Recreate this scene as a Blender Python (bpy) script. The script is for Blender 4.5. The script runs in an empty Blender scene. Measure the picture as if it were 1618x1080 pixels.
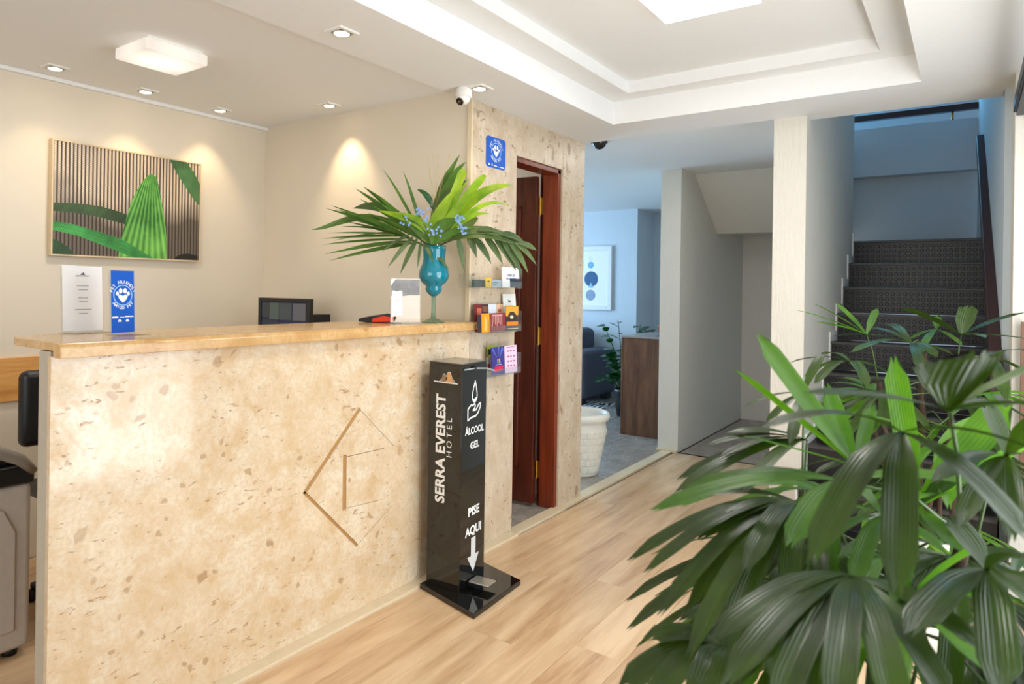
import bpy, bmesh, math, random
import numpy as np
from mathutils import Vector, Matrix
rnd = random.Random(7)
S = bpy.context.scene
COL = S.collection
PI = math.pi

# ------------------------------------------------------------------ camera
F, YAW, ROLL, CX, CY, EYE = 1053.5, .6004, .0146, 809.0, 456.4, 1.3
fw = Vector((-math.sin(YAW), math.cos(YAW), 0))
r0 = Vector((math.cos(YAW), math.sin(YAW), 0)); u0 = Vector((0, 0, 1))
rt = r0*math.cos(ROLL) + u0*math.sin(ROLL)
up = -r0*math.sin(ROLL) + u0*math.cos(ROLL)
CAM = Vector((0, 0, EYE))
cd = bpy.data.cameras.new('camera'); cam = bpy.data.objects.new('camera', cd); COL.objects.link(cam)
M = Matrix.Identity(4)
for i in range(3):
    M[i][0] = rt[i]; M[i][1] = up[i]; M[i][2] = -fw[i]; M[i][3] = CAM[i]
cam.matrix_world = M
cd.sensor_width = 36; cd.lens = F/1618*36; cd.shift_y = -83.6/1618; cd.clip_start = .02
cd.dof.use_dof = True; cd.dof.focus_distance = 2.9; cd.dof.aperture_fstop = 5.6
S.camera = cam

# ------------------------------------------------------------------ light and exposure
S.view_settings.view_transform = 'Standard'; S.view_settings.look = 'None'
S.view_settings.gamma = 1; S.view_settings.use_curve_mapping = False
S.view_settings.exposure = 0.16
w = bpy.data.worlds.new('sky'); S.world = w; w.use_nodes = True
w.node_tree.nodes['Background'].inputs[0].default_value = (.62, .80, 1, 1)
w.node_tree.nodes['Background'].inputs[1].default_value = .5

def area(name, loc, aim, sx, sy, power, color):
    l = bpy.data.lights.new(name, 'AREA'); l.shape = 'RECTANGLE'; l.size = sx; l.size_y = sy
    l.energy = power; l.color = color
    o = bpy.data.objects.new(name, l); COL.objects.link(o); o.location = loc
    o.rotation_euler = (Vector(aim)-Vector(loc)).to_track_quat('-Z', 'Z').to_euler()
    return o
area('daylight_door', (.75, 1.75, 1.05), (-2, 1.75, 1.0), 3.0, 2.0, 80, (.94, .98, 1))
area('fill_front', (-1.2, -1.85, 1.4), (-1.4, 2, 1.1), 2.6, 1.5, 36, (1, .985, .97))  # fill light added out of view behind the camera
area('daylight_lounge', (-5.7, 5.6, 1.5), (-2, 5.8, 1.1), 2.6, 1.6, 125, (.46, .72, 1))
area('daylight_stairs', (-.9, 6.75, 3.15), (-.4, 5.4, 1.2), .9, .6, 18, (.14, .52, .9))

area('lamp_reception', (-2.79, 1.46, 2.215), (-2.79, 1.46, 0), .24, .24, 6, (1, .92, .82))
area('lamp_tray', (-.82, 2.34, 2.355), (-.82, 2.34, 0), .36, .36, 12, (1, .97, .93))
area('daylight_bounce', (1.0, 1.4, .12), (.0, 1.6, 2.2), 1.2, 2.4, 26, (.96, .98, 1))
area('fill_corridor', (-1.45, 4.35, 2.285), (-1.45, 4.35, 0), .5, .5, 5, (1, .97, .90))  # added fill without a fixture, hidden by the beam, brightens corridor and pillar
area('fill_washroom', (-3.0, 3.1, 2.26), (-3.0, 3.1, 0), .2, .2, 6, (1, .92, .82))  # unseen light added inside the washroom so the dark door leaf shows
# ------------------------------------------------------------------ pixel -> point
def ray(x, y): return fw + rt*((x-CX)/F) - up*((y-CY)/F)
def onz(x, y, z): d = ray(x, y); return CAM + d*((z-EYE)/d.z)
def onx(x, y, X): d = ray(x, y); return CAM + d*(X/d.x)
def ony(x, y, Y): d = ray(x, y); return CAM + d*(Y/d.y)
def atd(x, y, d): return CAM + ray(x, y)*d

# ------------------------------------------------------------------ mesh helpers
ORG = {}
class MB:
    def __init__(s): s.v = []; s.f = []; s.uv = []
    def add(s, vs, fs, uvs=None):
        n = len(s.v); s.v += [tuple(p) for p in vs]
        s.uv += list(uvs) if uvs else [(0, 0)]*len(vs)
        s.f += [tuple(i+n for i in f) for f in fs]; return s
    def hexa(s, b, t):
        return s.add(list(b)+list(t), [(3, 2, 1, 0), (4, 5, 6, 7), (0, 1, 5, 4), (1, 2, 6, 5), (2, 3, 7, 6), (3, 0, 4, 7)])
    def box(s, x0, x1, y0, y1, z0, z1):
        q = [(x0, y0), (x1, y0), (x1, y1), (x0, y1)]
        return s.hexa([(a, b, z0) for a, b in q], [(a, b, z1) for a, b in q])
    def obox(s, c, ax, ay, az):
        c, ax, ay, az = map(Vector, (c, ax, ay, az))
        q = [(-1, -1), (1, -1), (1, 1), (-1, 1)]
        return s.hexa([c+ax*a+ay*b-az for a, b in q], [c+ax*a+ay*b+az for a, b in q])
    def prism(s, poly, off):
        n = len(poly); off = Vector(off); a = [Vector(p) for p in poly]
        return s.add(a+[p+off for p in a], [tuple(range(n))[::-1], tuple(range(n, 2*n))] + [(i, (i+1) % n, n+(i+1) % n, n+i) for i in range(n)])
    def lathe(s, prof, c, seg=24, tilt=None):
        c = Vector(c); vs = []; fs = []
        for r, z in prof:
            for k in range(seg):
                a = 2*PI*k/seg; p = Vector((r*math.cos(a), r*math.sin(a), z))
                if tilt: p = tilt @ p
                vs.append(c+p)
        for j in range(len(prof)-1):
            for k in range(seg):
                fs.append((j*seg+k, j*seg+(k+1) % seg, (j+1)*seg+(k+1) % seg, (j+1)*seg+k))
        if prof[0][0] > 1e-5: fs.append(tuple(range(seg))[::-1])
        if prof[-1][0] > 1e-5: fs.append(tuple((len(prof)-1)*seg+k for k in range(seg)))
        return s.add(vs, fs)
    def tube(s, pts, rad, seg=8):
        pts = [Vector(p) for p in pts]; n = len(pts)
        if not hasattr(rad, '__len__'): rad = [rad]*n
        vs = []; fs = []; ref = None
        for i, p in enumerate(pts):
            t = (pts[min(i+1, n-1)]-pts[max(i-1, 0)]).normalized()
            if ref is None: ref = t.orthogonal().normalized()
            ref = (ref - t*ref.dot(t)).normalized(); b = t.cross(ref)
            for k in range(seg):
                a = 2*PI*k/seg; vs.append(p+(ref*math.cos(a)+b*math.sin(a))*rad[i])
        for j in range(n-1):
            for k in range(seg): fs.append((j*seg+k, j*seg+(k+1) % seg, (j+1)*seg+(k+1) % seg, (j+1)*seg+k))
        fs.append(tuple(range(seg))[::-1]); fs.append(tuple((n-1)*seg+k for k in range(seg)))
        return s.add(vs, fs)
    def flat(s, poly, o, ux, uy, dz=0):
        """polygon of 2-D points on the plane o, ux, uy"""
        o, ux, uy = map(Vector, (o, ux, uy)); n = ux.cross(uy).normalized()
        return s.add([o+ux*a+uy*b+n*dz for a, b in poly], [tuple(range(len(poly)))])
    def ring(s, r0_, r1_, c, o, ux, uy, seg=40):
        o, ux, uy = map(Vector, (o, ux, uy)); vs = []
        for r in (r0_, r1_):
            vs += [o+ux*(c[0]+r*math.cos(2*PI*k/seg))+uy*(c[1]+r*math.sin(2*PI*k/seg)) for k in range(seg)]
        return s.add(vs, [(k, seg+k, seg+(k+1) % seg, (k+1) % seg) for k in range(seg)])
    def build(s, name, mat, parent=None, smooth=False, bevel=0, org=None, auto=None):
        if parent is not None: o_ = ORG[parent]
        elif org is not None: o_ = Vector(org)
        else:
            xs = list(zip(*s.v)); o_ = Vector(((min(xs[0])+max(xs[0]))/2, (min(xs[1])+max(xs[1]))/2, min(xs[2])))
        me = bpy.data.meshes.new(name)
        me.from_pydata([tuple(Vector(p)-o_) for p in s.v], [], s.f)
        uvl = me.uv_layers.new(name='UVMap')
        idx = np.empty(len(me.loops), np.int32); me.loops.foreach_get('vertex_index', idx)
        uvl.data.foreach_set('uv', np.array(s.uv, np.float32)[idx].ravel())
        bm = bmesh.new(); bm.from_mesh(me)
        if not getattr(s, 'open', False): bmesh.ops.recalc_face_normals(bm, faces=bm.faces)
        bm.to_mesh(me); bm.free()
        if smooth: me.polygons.foreach_set('use_smooth', [True]*len(me.polygons))
        me.materials.append(mat)
        ob = bpy.data.objects.new(name, me); COL.objects.link(ob); ORG[ob] = o_
        if parent is not None: ob.parent = parent
        else: ob.location = o_
        if bevel:
            b = ob.modifiers.new('bevel', 'BEVEL'); b.width = bevel; b.segments = 3; b.limit_method = 'ANGLE'
            me.polygons.foreach_set('use_smooth', [True]*len(me.polygons))
            e = ob.modifiers.new('wn', 'WEIGHTED_NORMAL'); e.keep_sharp = True
        return ob
def B(*a): return MB().box(*a)
def tag(o, label, cat, group=None, kind=None):
    o['label'] = label
    if cat: o['category'] = cat
    if group: o['group'] = group
    if kind: o['kind'] = kind
    return o
def thing(name, loc, label, cat, group=None, kind=None):
    o = bpy.data.objects.new(name, None); COL.objects.link(o); o.location = loc; o.empty_display_size = .05
    ORG[o] = Vector(loc); return tag(o, label, cat, group, kind)
def struct(mb, name, mat, label, **k):
    o = mb.build(name, mat, **k); o['kind'] = 'structure'; o['label'] = label; o['category'] = name.split('_')[0].split('.')[0]; return o

# ------------------------------------------------------------------ text
_tc = {}
def glyphs(text, bold=0., align='CENTER'):
    key = (text, bold, align)
    if key not in _tc:
        c = bpy.data.curves.new('t', 'FONT'); c.body = text; c.size = 1; c.offset = bold; c.resolution_u = 3
        c.align_x = align; c.align_y = 'CENTER'; c.fill_mode = 'FRONT'
        o = bpy.data.objects.new('t', c); COL.objects.link(o)
        bpy.context.view_layer.update()
        me = bpy.data.meshes.new_from_object(o.evaluated_get(bpy.context.evaluated_depsgraph_get()))
        _tc[key] = ([v.co.copy() for v in me.vertices], [tuple(p.vertices) for p in me.polygons])
        bpy.data.objects.remove(o); bpy.data.curves.remove(c); bpy.data.meshes.remove(me)
    return _tc[key]
def put_text(mb, text, o, ux, uy, pos, size, bold=0., align='CENTER', rot=0., xs=1.):
    vs, fs = glyphs(text, bold, align); o, ux, uy = map(Vector, (o, ux, uy)); c, s_ = math.cos(rot), math.sin(rot)
    mb.add([o+ux*(pos[0]+size*(v.x*xs*c-v.y*s_))+uy*(pos[1]+size*(v.x*xs*s_+v.y*c)) for v in vs], fs)
def arc_text(mb, text, o, ux, uy, c, r, size, mid, span, bold=.02, flip=False):
    n = len(text)
    for i, ch in enumerate(text):
        if ch == ' ': continue
        t = (i-(n-1)/2)/(n-1)*span
        a = mid - t if not flip else mid + t
        put_text(mb, ch, o, ux, uy, (c[0]+r*math.cos(a), c[1]+r*math.sin(a)), size, bold, rot=a-PI/2 if not flip else a+PI/2)

# ------------------------------------------------------------------ materials
def new_mat(name):
    m = bpy.data.materials.new(name); m.use_nodes = True
    nt = m.node_tree; return m, nt, nt.nodes['Principled BSDF']
def lin(c): return tuple(((x/255)/12.92 if x/255 <= .04045 else ((x/255+.055)/1.055)**2.4) for x in c)+(1,)
def N(nt, t, **k):
    n = nt.nodes.new(t)
    for a, b in k.items():
        if a in n.inputs: n.inputs[a].default_value = b
        else: setattr(n, a, b)
    return n
def L(nt, a, b): nt.links.new(a, b)
def ramp(nt, fac, stops):
    r = nt.nodes.new('ShaderNodeValToRGB'); L(nt, fac, r.inputs[0])
    e = r.color_ramp.elements
    while len(e) < len(stops): e.new(.5)
    for x, (p, c) in zip(e, stops): x.position = p; x.color = c if len(c) == 4 else lin(c)
    return r.outputs[0]
def mixc(nt, fac, a, b):
    m = nt.nodes.new('ShaderNodeMix'); m.data_type = 'RGBA'
    for v, s in ((fac, m.inputs[0]), (a, m.inputs[6]), (b, m.inputs[7])):
        if hasattr(v, 'is_output'): L(nt, v, s)
        else: s.default_value = v
    return m.outputs[2]
def coords(nt, scale=(1, 1, 1), out='Object', rot=(0, 0, 0)):
    tc = nt.nodes.new('ShaderNodeTexCoord'); mp = nt.nodes.new('ShaderNodeMapping')
    mp.inputs['Scale'].default_value = scale; mp.inputs['Rotation'].default_value = rot
    L(nt, tc.outputs[out], mp.inputs[0]); return mp.outputs[0]
def noise(nt, vec, scale, detail=4, rough=.55, dist=0):
    n = N(nt, 'ShaderNodeTexNoise', Scale=scale, Detail=detail, Roughness=rough, Distortion=dist)
    L(nt, vec, n.inputs['Vector']); return n.outputs['Fac']
def bump(nt, p, h, strength, dist=.01):
    b = N(nt, 'ShaderNodeBump', Strength=strength, Distance=dist); L(nt, h, b.inputs['Height']); L(nt, b.outputs[0], p.inputs['Normal'])
def plain(name, rgb, rough=.5, metal=0, var=.04, scale=30, spec=.5, coat=0, bmp=0, bscale=200):
    """a painted or moulded surface: one colour with a little grain"""
    m, nt, p = new_mat(name); c = coords(nt); l = lin(rgb)
    n = noise(nt, c, scale, 3)
    d = tuple(max(0, x*(1-var*2)) for x in l[:3])+(1,)
    L(nt, ramp(nt, n, [(.3, d), (.7, l)]), p.inputs['Base Color'])
    p.inputs['Roughness'].default_value = rough; p.inputs['Metallic'].default_value = metal
    p.inputs['Specular IOR Level'].default_value = spec; p.inputs['Coat Weight'].default_value = coat
    if bmp: bump(nt, p, noise(nt, c, bscale, 2), bmp, .002)
    return m
def flatm(name, rgb, rough=.6):
    m, nt, p = new_mat(name); p.inputs['Base Color'].default_value = lin(rgb); p.inputs['Roughness'].default_value = rough; return m
def emis(name, rgb, k):
    m, nt, p = new_mat(name); p.inputs['Base Color'].default_value = lin(rgb)
    p.inputs['Emission Color'].default_value = lin(rgb); p.inputs['Emission Strength'].default_value = k; return m
def glass(name, rgb=(240, 250, 248), rough=.0, alpha=.12):
    m, nt, p = new_mat(name)
    t = N(nt, 'ShaderNodeBsdfTransparent'); t.inputs[0].default_value = lin(rgb)
    g = N(nt, 'ShaderNodeBsdfGlossy'); g.inputs['Roughness'].default_value = rough+.02
    lw = N(nt, 'ShaderNodeLayerWeight', Blend=.5); pw = N(nt, 'ShaderNodeMath', operation='POWER'); L(nt, lw.outputs['Facing'], pw.inputs[0]); pw.inputs[1].default_value = 4
    fr = N(nt, 'ShaderNodeMath', operation='MULTIPLY_ADD'); L(nt, pw.outputs[0], fr.inputs[0]); fr.inputs[1].default_value = .6; fr.inputs[2].default_value = .04
    mx = nt.nodes.new('ShaderNodeMixShader'); L(nt, fr.outputs[0], mx.inputs[0]); L(nt, t.outputs[0], mx.inputs[1]); L(nt, g.outputs[0], mx.inputs[2])
    d = N(nt, 'ShaderNodeBsdfDiffuse'); d.inputs[0].default_value = lin((235, 240, 238))
    m2 = nt.nodes.new('ShaderNodeMixShader'); m2.inputs[0].default_value = alpha
    L(nt, mx.outputs[0], m2.inputs[1]); L(nt, d.outputs[0], m2.inputs[2])
    L(nt, m2.outputs[0], nt.nodes['Material Output'].inputs[0]); return m
def marble(name, ctop, cmid, cdark, stretch=(1, 1, 1), rot=(0, 0, 0), rough=.1, speck=1., coat=0.):
    m, nt, p = new_mat(name); c = coords(nt, stretch, rot=rot)
    def warped(vec, sc, amt):
        wn = N(nt, 'ShaderNodeTexNoise', Scale=sc, Detail=4.); L(nt, vec, wn.inputs['Vector'])
        vm = N(nt, 'ShaderNodeVectorMath', operation='SCALE'); L(nt, wn.outputs['Color'], vm.inputs[0]); vm.inputs['Scale'].default_value = amt
        va = N(nt, 'ShaderNodeVectorMath', operation='ADD'); L(nt, vec, va.inputs[0]); L(nt, vm.outputs[0], va.inputs[1]); return va.outputs[0]
    wv = warped(warped(c, 6., .10), 26., .035)
    a = noise(nt, wv, 10, 9, .68); base = ramp(nt, a, [(.36, cmid), (.60, ctop)])
    cl = noise(nt, wv, 2.6, 6, .62); base = mixc(nt, ramp(nt, cl, [(.46, (0, 0, 0, 1)), (.72, (.65, .65, .65, 1))]), base, lin(cmid))
    pale = noise(nt, wv, 5.3, 6, .6); base = mixc(nt, ramp(nt, pale, [(.54, (0, 0, 0, 1)), (.70, (.6, .6, .6, 1))]), base, lin(tuple(min(255, x+10) for x in ctop)))
    fg = noise(nt, warped(c, 40., .02), 70, 3, .6); base = mixc(nt, ramp(nt, fg, [(.44, (0, 0, 0, 1)), (.62, (.45, .45, .45, 1))]), base, lin(cmid))
    for sc, lo, k in ((17., .955, .75), (34., .93, .6)):
        v = N(nt, 'ShaderNodeTexVoronoi', Scale=sc); L(nt, wv, v.inputs['Vector'])
        sep = nt.nodes.new('ShaderNodeSeparateColor'); L(nt, v.outputs['Color'], sep.inputs[0])
        th = ramp(nt, sep.outputs[0], [(lo, (0, 0, 0, 1)), (lo+.02, (k, k, k, 1))])
        dd = ramp(nt, v.outputs['Distance'], [(.30, (1, 1, 1, 1)), (.44, (0, 0, 0, 1))])
        mm = N(nt, 'ShaderNodeMath', operation='MULTIPLY'); L(nt, th, mm.inputs[0]); L(nt, dd, mm.inputs[1])
        base = mixc(nt, mm.outputs[0], base, lin(cdark))
    # short dark dashes in drifts
    c2 = coords(nt, (stretch[0], stretch[1]*.8, stretch[2]*2.4), rot=(rot[0]+.3, rot[1], rot[2])); w1 = warped(c2, 9., .10)
    pit = noise(nt, w1, 34, 4, .65); zone = noise(nt, wv, 3.7, 3, .5)
    ad = N(nt, 'ShaderNodeMath', operation='MULTIPLY_ADD'); L(nt, zone, ad.inputs[0]); ad.inputs[1].default_value = .22; L(nt, pit, ad.inputs[2])
    pf = ramp(nt, ad.outputs[0], [(.748, (0, 0, 0, 1)), (.785, (.7*speck,)*3+(1,))])
    base = mixc(nt, pf, base, lin((int(cdark[0]*.86), int(cdark[1]*.74), int(cdark[2]*.58))))
    L(nt, base, p.inputs['Base Color'])
    L(nt, ramp(nt, ad.outputs[0], [(.72, (rough,)*3+(1,)), (.82, (.5, .5, .5, 1))]), p.inputs['Roughness'])
    p.inputs['Coat Weight'].default_value = coat; p.inputs['Coat Roughness'].default_value = .03
    return m
def wood(name, c1, c2, c3, scale=(14, 1.2, 14), rough=.35, per_object=False, ring=5):
    m, nt, p = new_mat(name)
    tc = nt.nodes.new('ShaderNodeTexCoord'); vec = tc.outputs['Object']
    if per_object:
        oi = nt.nodes.new('ShaderNodeObjectInfo'); k = N(nt, 'ShaderNodeVectorMath', operation='SCALE'); k.inputs['Scale'].default_value = 37
        cb = nt.nodes.new('ShaderNodeCombineXYZ'); L(nt, oi.outputs['Random'], cb.inputs[0]); L(nt, oi.outputs['Random'], cb.inputs[1]); L(nt, cb.outputs[0], k.inputs[0])
        ad = N(nt, 'ShaderNodeVectorMath', operation='ADD'); L(nt, vec, ad.inputs[0]); L(nt, k.outputs[0], ad.inputs[1]); vec = ad.outputs[0]
    mp = nt.nodes.new('ShaderNodeMapping'); mp.inputs['Scale'].default_value = scale; L(nt, vec, mp.inputs[0])
    a = noise(nt, mp.outputs[0], 1.0, 6, .6, .9); b = noise(nt, mp.outputs[0], ring, 4, .7)
    ad2 = N(nt, 'ShaderNodeMath', operation='MULTIPLY_ADD'); L(nt, b, ad2.inputs[0]); ad2.inputs[1].default_value = .35; L(nt, a, ad2.inputs[2])
    col = ramp(nt, ad2.outputs[0], [(.45, c3), (.62, c2), (.82, c1)])
    if per_object:
        hs = nt.nodes.new('ShaderNodeHueSaturation'); mr = N(nt, 'ShaderNodeMapRange'); L(nt, oi.outputs['Random'], mr.inputs[0])
        mr.inputs[3].default_value = .93; mr.inputs[4].default_value = 1.05; L(nt, mr.outputs[0], hs.inputs['Value']); L(nt, col, hs.inputs['Color']); col = hs.outputs[0]
    L(nt, col, p.inputs['Base Color']); p.inputs['Roughness'].default_value = rough
    bump(nt, p, b, .08, .002); return m
def plaster(name, rgb, strength=.5, sc=(60, 60, 9), rough=.75):
    m, nt, p = new_mat(name); c = coords(nt, sc); n = noise(nt, c, 1.0, 5, .65)
    l = lin(rgb); L(nt, ramp(nt, n, [(.3, tuple(x*.975 for x in l[:3])+(1,)), (.6, l)]), p.inputs['Base Color'])
    p.inputs['Roughness'].default_value = rough; bump(nt, p, n, strength, .006); return m
def leafm(name, top, pale, under=None, trans=.35, rough=.35, stripes=9, sheen=.5):
    """ribbed blade: UV u runs across, v along; light comes through it"""
    m, nt, p = new_mat(name)
    uv = nt.nodes.new('ShaderNodeUVMap'); sx = nt.nodes.new('ShaderNodeSeparateXYZ'); L(nt, uv.outputs[0], sx.inputs[0])
    ml = N(nt, 'ShaderNodeMath', operation='MULTIPLY'); L(nt, sx.outputs[0], ml.inputs[0]); ml.inputs[1].default_value = stripes*2*PI
    sn = N(nt, 'ShaderNodeMath', operation='SINE'); L(nt, ml.outputs[0], sn.inputs[0])
    oi = nt.nodes.new('ShaderNodeObjectInfo'); c = coords(nt, (1, 1, 1)); n = noise(nt, c, 9, 4)
    col = ramp(nt, n, [(.3, top), (.75, pale)])
    s2 = ramp(nt, sn.outputs[0], [(.2, (0, 0, 0, 1)), (1, (.28, .28, .28, 1))])
    col = mixc(nt, s2, col, lin(pale))
    hs = nt.nodes.new('ShaderNodeHueSaturation'); mr = N(nt, 'ShaderNodeMapRange'); L(nt, oi.outputs['Random'], mr.inputs[0])
    mr.inputs[3].default_value = .75; mr.inputs[4].default_value = 1.25; L(nt, mr.outputs[0], hs.inputs['Value']); L(nt, col, hs.inputs['Color'])
    L(nt, hs.outputs[0], p.inputs['Base Color']); p.inputs['Roughness'].default_value = rough; p.inputs['Specular IOR Level'].default_value = sheen
    bump(nt, p, sn.outputs[0], .25, .002)
    t = nt.nodes.new('ShaderNodeBsdfTranslucent'); g = N(nt, 'ShaderNodeHueSaturation', Saturation=1.15, Value=1.8); L(nt, hs.outputs[0], g.inputs['Color']); L(nt, g.outputs[0], t.inputs[0])
    mx = nt.nodes.new('ShaderNodeMixShader'); mx.inputs[0].default_value = trans
    L(nt, p.outputs[0], mx.inputs[1]); L(nt, t.outputs[0], mx.inputs[2]); L(nt, mx.outputs[0], nt.nodes['Material Output'].inputs[0]); return m

m_ceil = plain('ceiling_paint', (236, 236, 234), .8, var=.01)
m_cream = plain('cream_paint', (224, 213, 194), .55, var=.015, scale=3, bmp=.05)
m_white = plain('white_paint', (236, 234, 228), .6, var=.02)
m_pl_white = plaster('rough_plaster_white', (222, 217, 205), .8)
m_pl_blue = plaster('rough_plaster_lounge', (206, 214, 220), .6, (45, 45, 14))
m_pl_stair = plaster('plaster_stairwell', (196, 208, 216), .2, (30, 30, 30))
m_pl_grey = plaster('plaster_under_stairs', (226, 222, 212), .4)
m_marble = marble('counter_marble', (226, 212, 188), (208, 178, 138), (168, 132, 92), rough=.12, coat=.28)
m_marble_top = marble('counter_top_marble', (214, 178, 126), (192, 148, 92), (168, 122, 70), rough=.16)
m_marble_wall = marble('wall_marble', (216, 201, 180), (194, 172, 144), (146, 118, 90), (1, 1, .5), rough=.34)
m_groove = plain('inlay_groove', (176, 132, 76), .5)
m_floor = wood('laminate_oak', (220, 190, 153), (202, 168, 130), (174, 136, 98), (9, .9, 9), .28, True)
m_under = plain('screed', (120, 92, 66), .8)
m_tile = marble('slate_tile', (168, 160, 150), (142, 134, 126), (116, 108, 100), rough=.26, speck=.3)
m_strip = plain('cream_stone_strip', (222, 204, 172), .4)
m_door = wood('mahogany', (92, 36, 19), (72, 26, 14), (46, 16, 9), (18, 18, 1.6), .28)
m_jamb = wood('mahogany_frame', (134, 54, 24), (108, 40, 17), (74, 26, 11), (20, 20, 1.4), .3)
m_brass = plain('brass', (186, 146, 70), .3, 1)
m_pine = wood('pine_board', (228, 176, 106), (214, 156, 86), (184, 120, 60), (3, 1, 14), .4)
m_walnut = wood('walnut_veneer', (126, 86, 58), (104, 68, 44), (76, 48, 30), (12, 12, 1.5), .4)
m_black = plain('black_gloss_acrylic', (14, 14, 13), .045, var=.0, coat=.3)
m_blackm = plain('black_plastic', (22, 23, 25), .4)
m_darkmetal = plain('dark_metal', (44, 48, 54), .4, .6)
m_dkframe = plain('picture_frame_wood', (222, 200, 162), .5)
m_ink = flatm('white_print', (238, 238, 236)); m_dark_ink = flatm('dark_print', (70, 70, 74)); m_grey_ink = flatm('grey_print', (150, 150, 152))
m_blue = flatm('blue_print', (0, 88, 196), .35); m_card = flatm('white_card', (240, 238, 236), .5)
m_acryl = glass('clear_acrylic', (248, 250, 250), .02, .03)
m_greenglass = glass('greenish_glass', (196, 222, 204), .0, .05)
m_turq = plain('turquoise_glass', (0, 122, 142), .05, var=.02, coat=.6)
m_rub = plain('black_rubber', (23, 20, 18), .38, var=.1, scale=12)
m_nose = plain('worn_step_nosing', (72, 68, 62), .45, var=.2, scale=14)
m_rail = plain('dark_brown_handrail', (62, 38, 38), .4)
m_sofa = plain('charcoal_blue_fabric', (72, 78, 92), .85, bmp=.3, bscale=300)
m_pot = plain('white_glazed_pot', (232, 228, 216), .35, bmp=.1)
m_terra = plain('terracotta', (186, 84, 44), .6)
m_soil = plain('soil', (42, 32, 24), .95, var=.4, scale=60, bmp=.8, bscale=60)
m_cane = plain('palm_cane_fibre', (74, 52, 34), .9, var=.3, scale=80)
m_stalk = plain('green_stalk', (66, 92, 36), .5)
m_palm = leafm('lady_palm_leaf', (34, 50, 16), (58, 80, 28), trans=.32, rough=.3)
m_palm2 = leafm('lady_palm_leaf_young', (52, 90, 26), (98, 138, 54), trans=.42)
m_frond = leafm('palm_frond_leaf', (52, 88, 24), (92, 132, 44), trans=.3)
m_ginger = leafm('ginger_leaf', (96, 146, 22), (180, 206, 56), trans=.4)
m_split = leafm('split_leaf', (44, 72, 28), (96, 116, 62), trans=.15)
m_zz = leafm('dark_shiny_leaf', (16, 62, 26), (36, 98, 40), trans=.15, rough=.2)
m_flower = plain('pale_blue_petal', (132, 164, 214), .7)
m_steel = plain('worn_metal', (176, 172, 160), .35, .7)
def diffuser(name, rgb, side, core, c, r_):
    m, nt, p = new_mat(name); p.inputs['Base Color'].default_value = lin(rgb); p.inputs['Emission Color'].default_value = lin(rgb)
    g = nt.nodes.new('ShaderNodeNewGeometry'); d = N(nt, 'ShaderNodeVectorMath', operation='DISTANCE'); L(nt, g.outputs['Position'], d.inputs[0]); d.inputs[1].default_value = c
    mr = N(nt, 'ShaderNodeMapRange'); L(nt, d.outputs['Value'], mr.inputs[0]); mr.inputs[1].default_value = 0; mr.inputs[2].default_value = r_
    mr.inputs[3].default_value = core; mr.inputs[4].default_value = side; L(nt, mr.outputs[0], p.inputs['Emission Strength']); p.inputs['Base Color'].default_value = (.3, .3, .3, 1); return m
m_lampw = diffuser('lamp_diffuser', (255, 241, 224), .60, 1.3, (-2.79, 1.46, 2.22), .16)
m_lampt = diffuser('tray_lamp_diffuser', (255, 247, 238), 1.6, 2.6, (-.82, 2.34, 2.36), .25)
m_bulb = emis('halogen_face', (255, 226, 190), 14)

# ------------------------------------------------------------------ setting: floor
fl = struct(B(-6.2, 3.0, -2.2, 9.2, -.08, -.012), 'floor', m_under, 'pale wood laminate floor with a grey stone floor beyond the cream strip')
pm = {}
def plank(x0, x1, y0, y1):
    key = (round(x1-x0, 3), round(y1-y0, 3)); c = Vector(((x0+x1)/2, (y0+y1)/2, -.012))
    if key not in pm:
        hx, hy = (x1-x0)/2-.0006, (y1-y0)/2-.0006
        mb = MB(); q = [(-1, -1), (1, -1), (1, 1), (-1, 1)]; e = .0012
        mb.add([(a*hx, b*hy, 0) for a, b in q]+[(a*hx, b*hy, .0105) for a, b in q]+[(a*(hx-e), b*(hy-e), .012) for a, b in q],
               [(0, 1, 5, 4), (1, 2, 6, 5), (2, 3, 7, 6), (3, 0, 4, 7), (4, 5, 9, 8), (5, 6, 10, 9), (6, 7, 11, 10), (7, 4, 8, 11), (8, 9, 10, 11)])
        ob = mb.build('plank', m_floor, None, org=(0, 0, 0)); pm[key] = ob.data
    else: ob = bpy.data.objects.new('plank', pm[key]); COL.objects.link(ob)
    ob.parent = fl; ob.location = c - ORG[fl]
PW = .192
def planks(xa, xb, ya, yb, w_, l_):
    x = xa; k = 0
    while x < xb-.01:
        x1 = min(x+w_, xb); y = ya - rnd.random()*l_*.9
        while y < yb:
            a, b = max(y, ya), min(y+l_, yb)
            if b-a > .03: plank(x, x1, a, b)
            y += l_
        x = x1; k += 1
planks(-1.944, .22, .2, 5.2, PW, 1.29)
planks(-3.63, -2.12, -.2, 2.56, .21, 1.29)
tm = {}
for i in range(6):
    for j in range(9):
        x1 = -2.04-i*.46; y0 = 3.72+j*.46
        key = 't'
        if key not in tm:
            ob = MB().hexa([(-.228, -.228, 0), (.228, -.228, 0), (.228, .228, 0), (-.228, .228, 0)], [(-.226, -.226, .011), (.226, -.226, .011), (.226, .226, .011), (-.226, .226, .011)]).build('tile', m_tile, None, org=(0, 0, 0)); tm[key] = ob.data
        else: ob = bpy.data.objects.new('tile', tm[key]); COL.objects.link(ob)
        ob.parent = fl; ob.location = Vector((x1-.23, y0+.23, -.012))-ORG[fl]
        ob.rotation_euler.z = rnd.choice((0, PI/2, PI))
for j in range(3):
    for i in range(3):
        ob = bpy.data.objects.new('tile', tm['t']); COL.objects.link(ob); ob.parent = fl; ob.location = Vector((-2.24-i*.46, 2.80+j*.40, -.0125-.0002*j))-ORG[fl]
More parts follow.
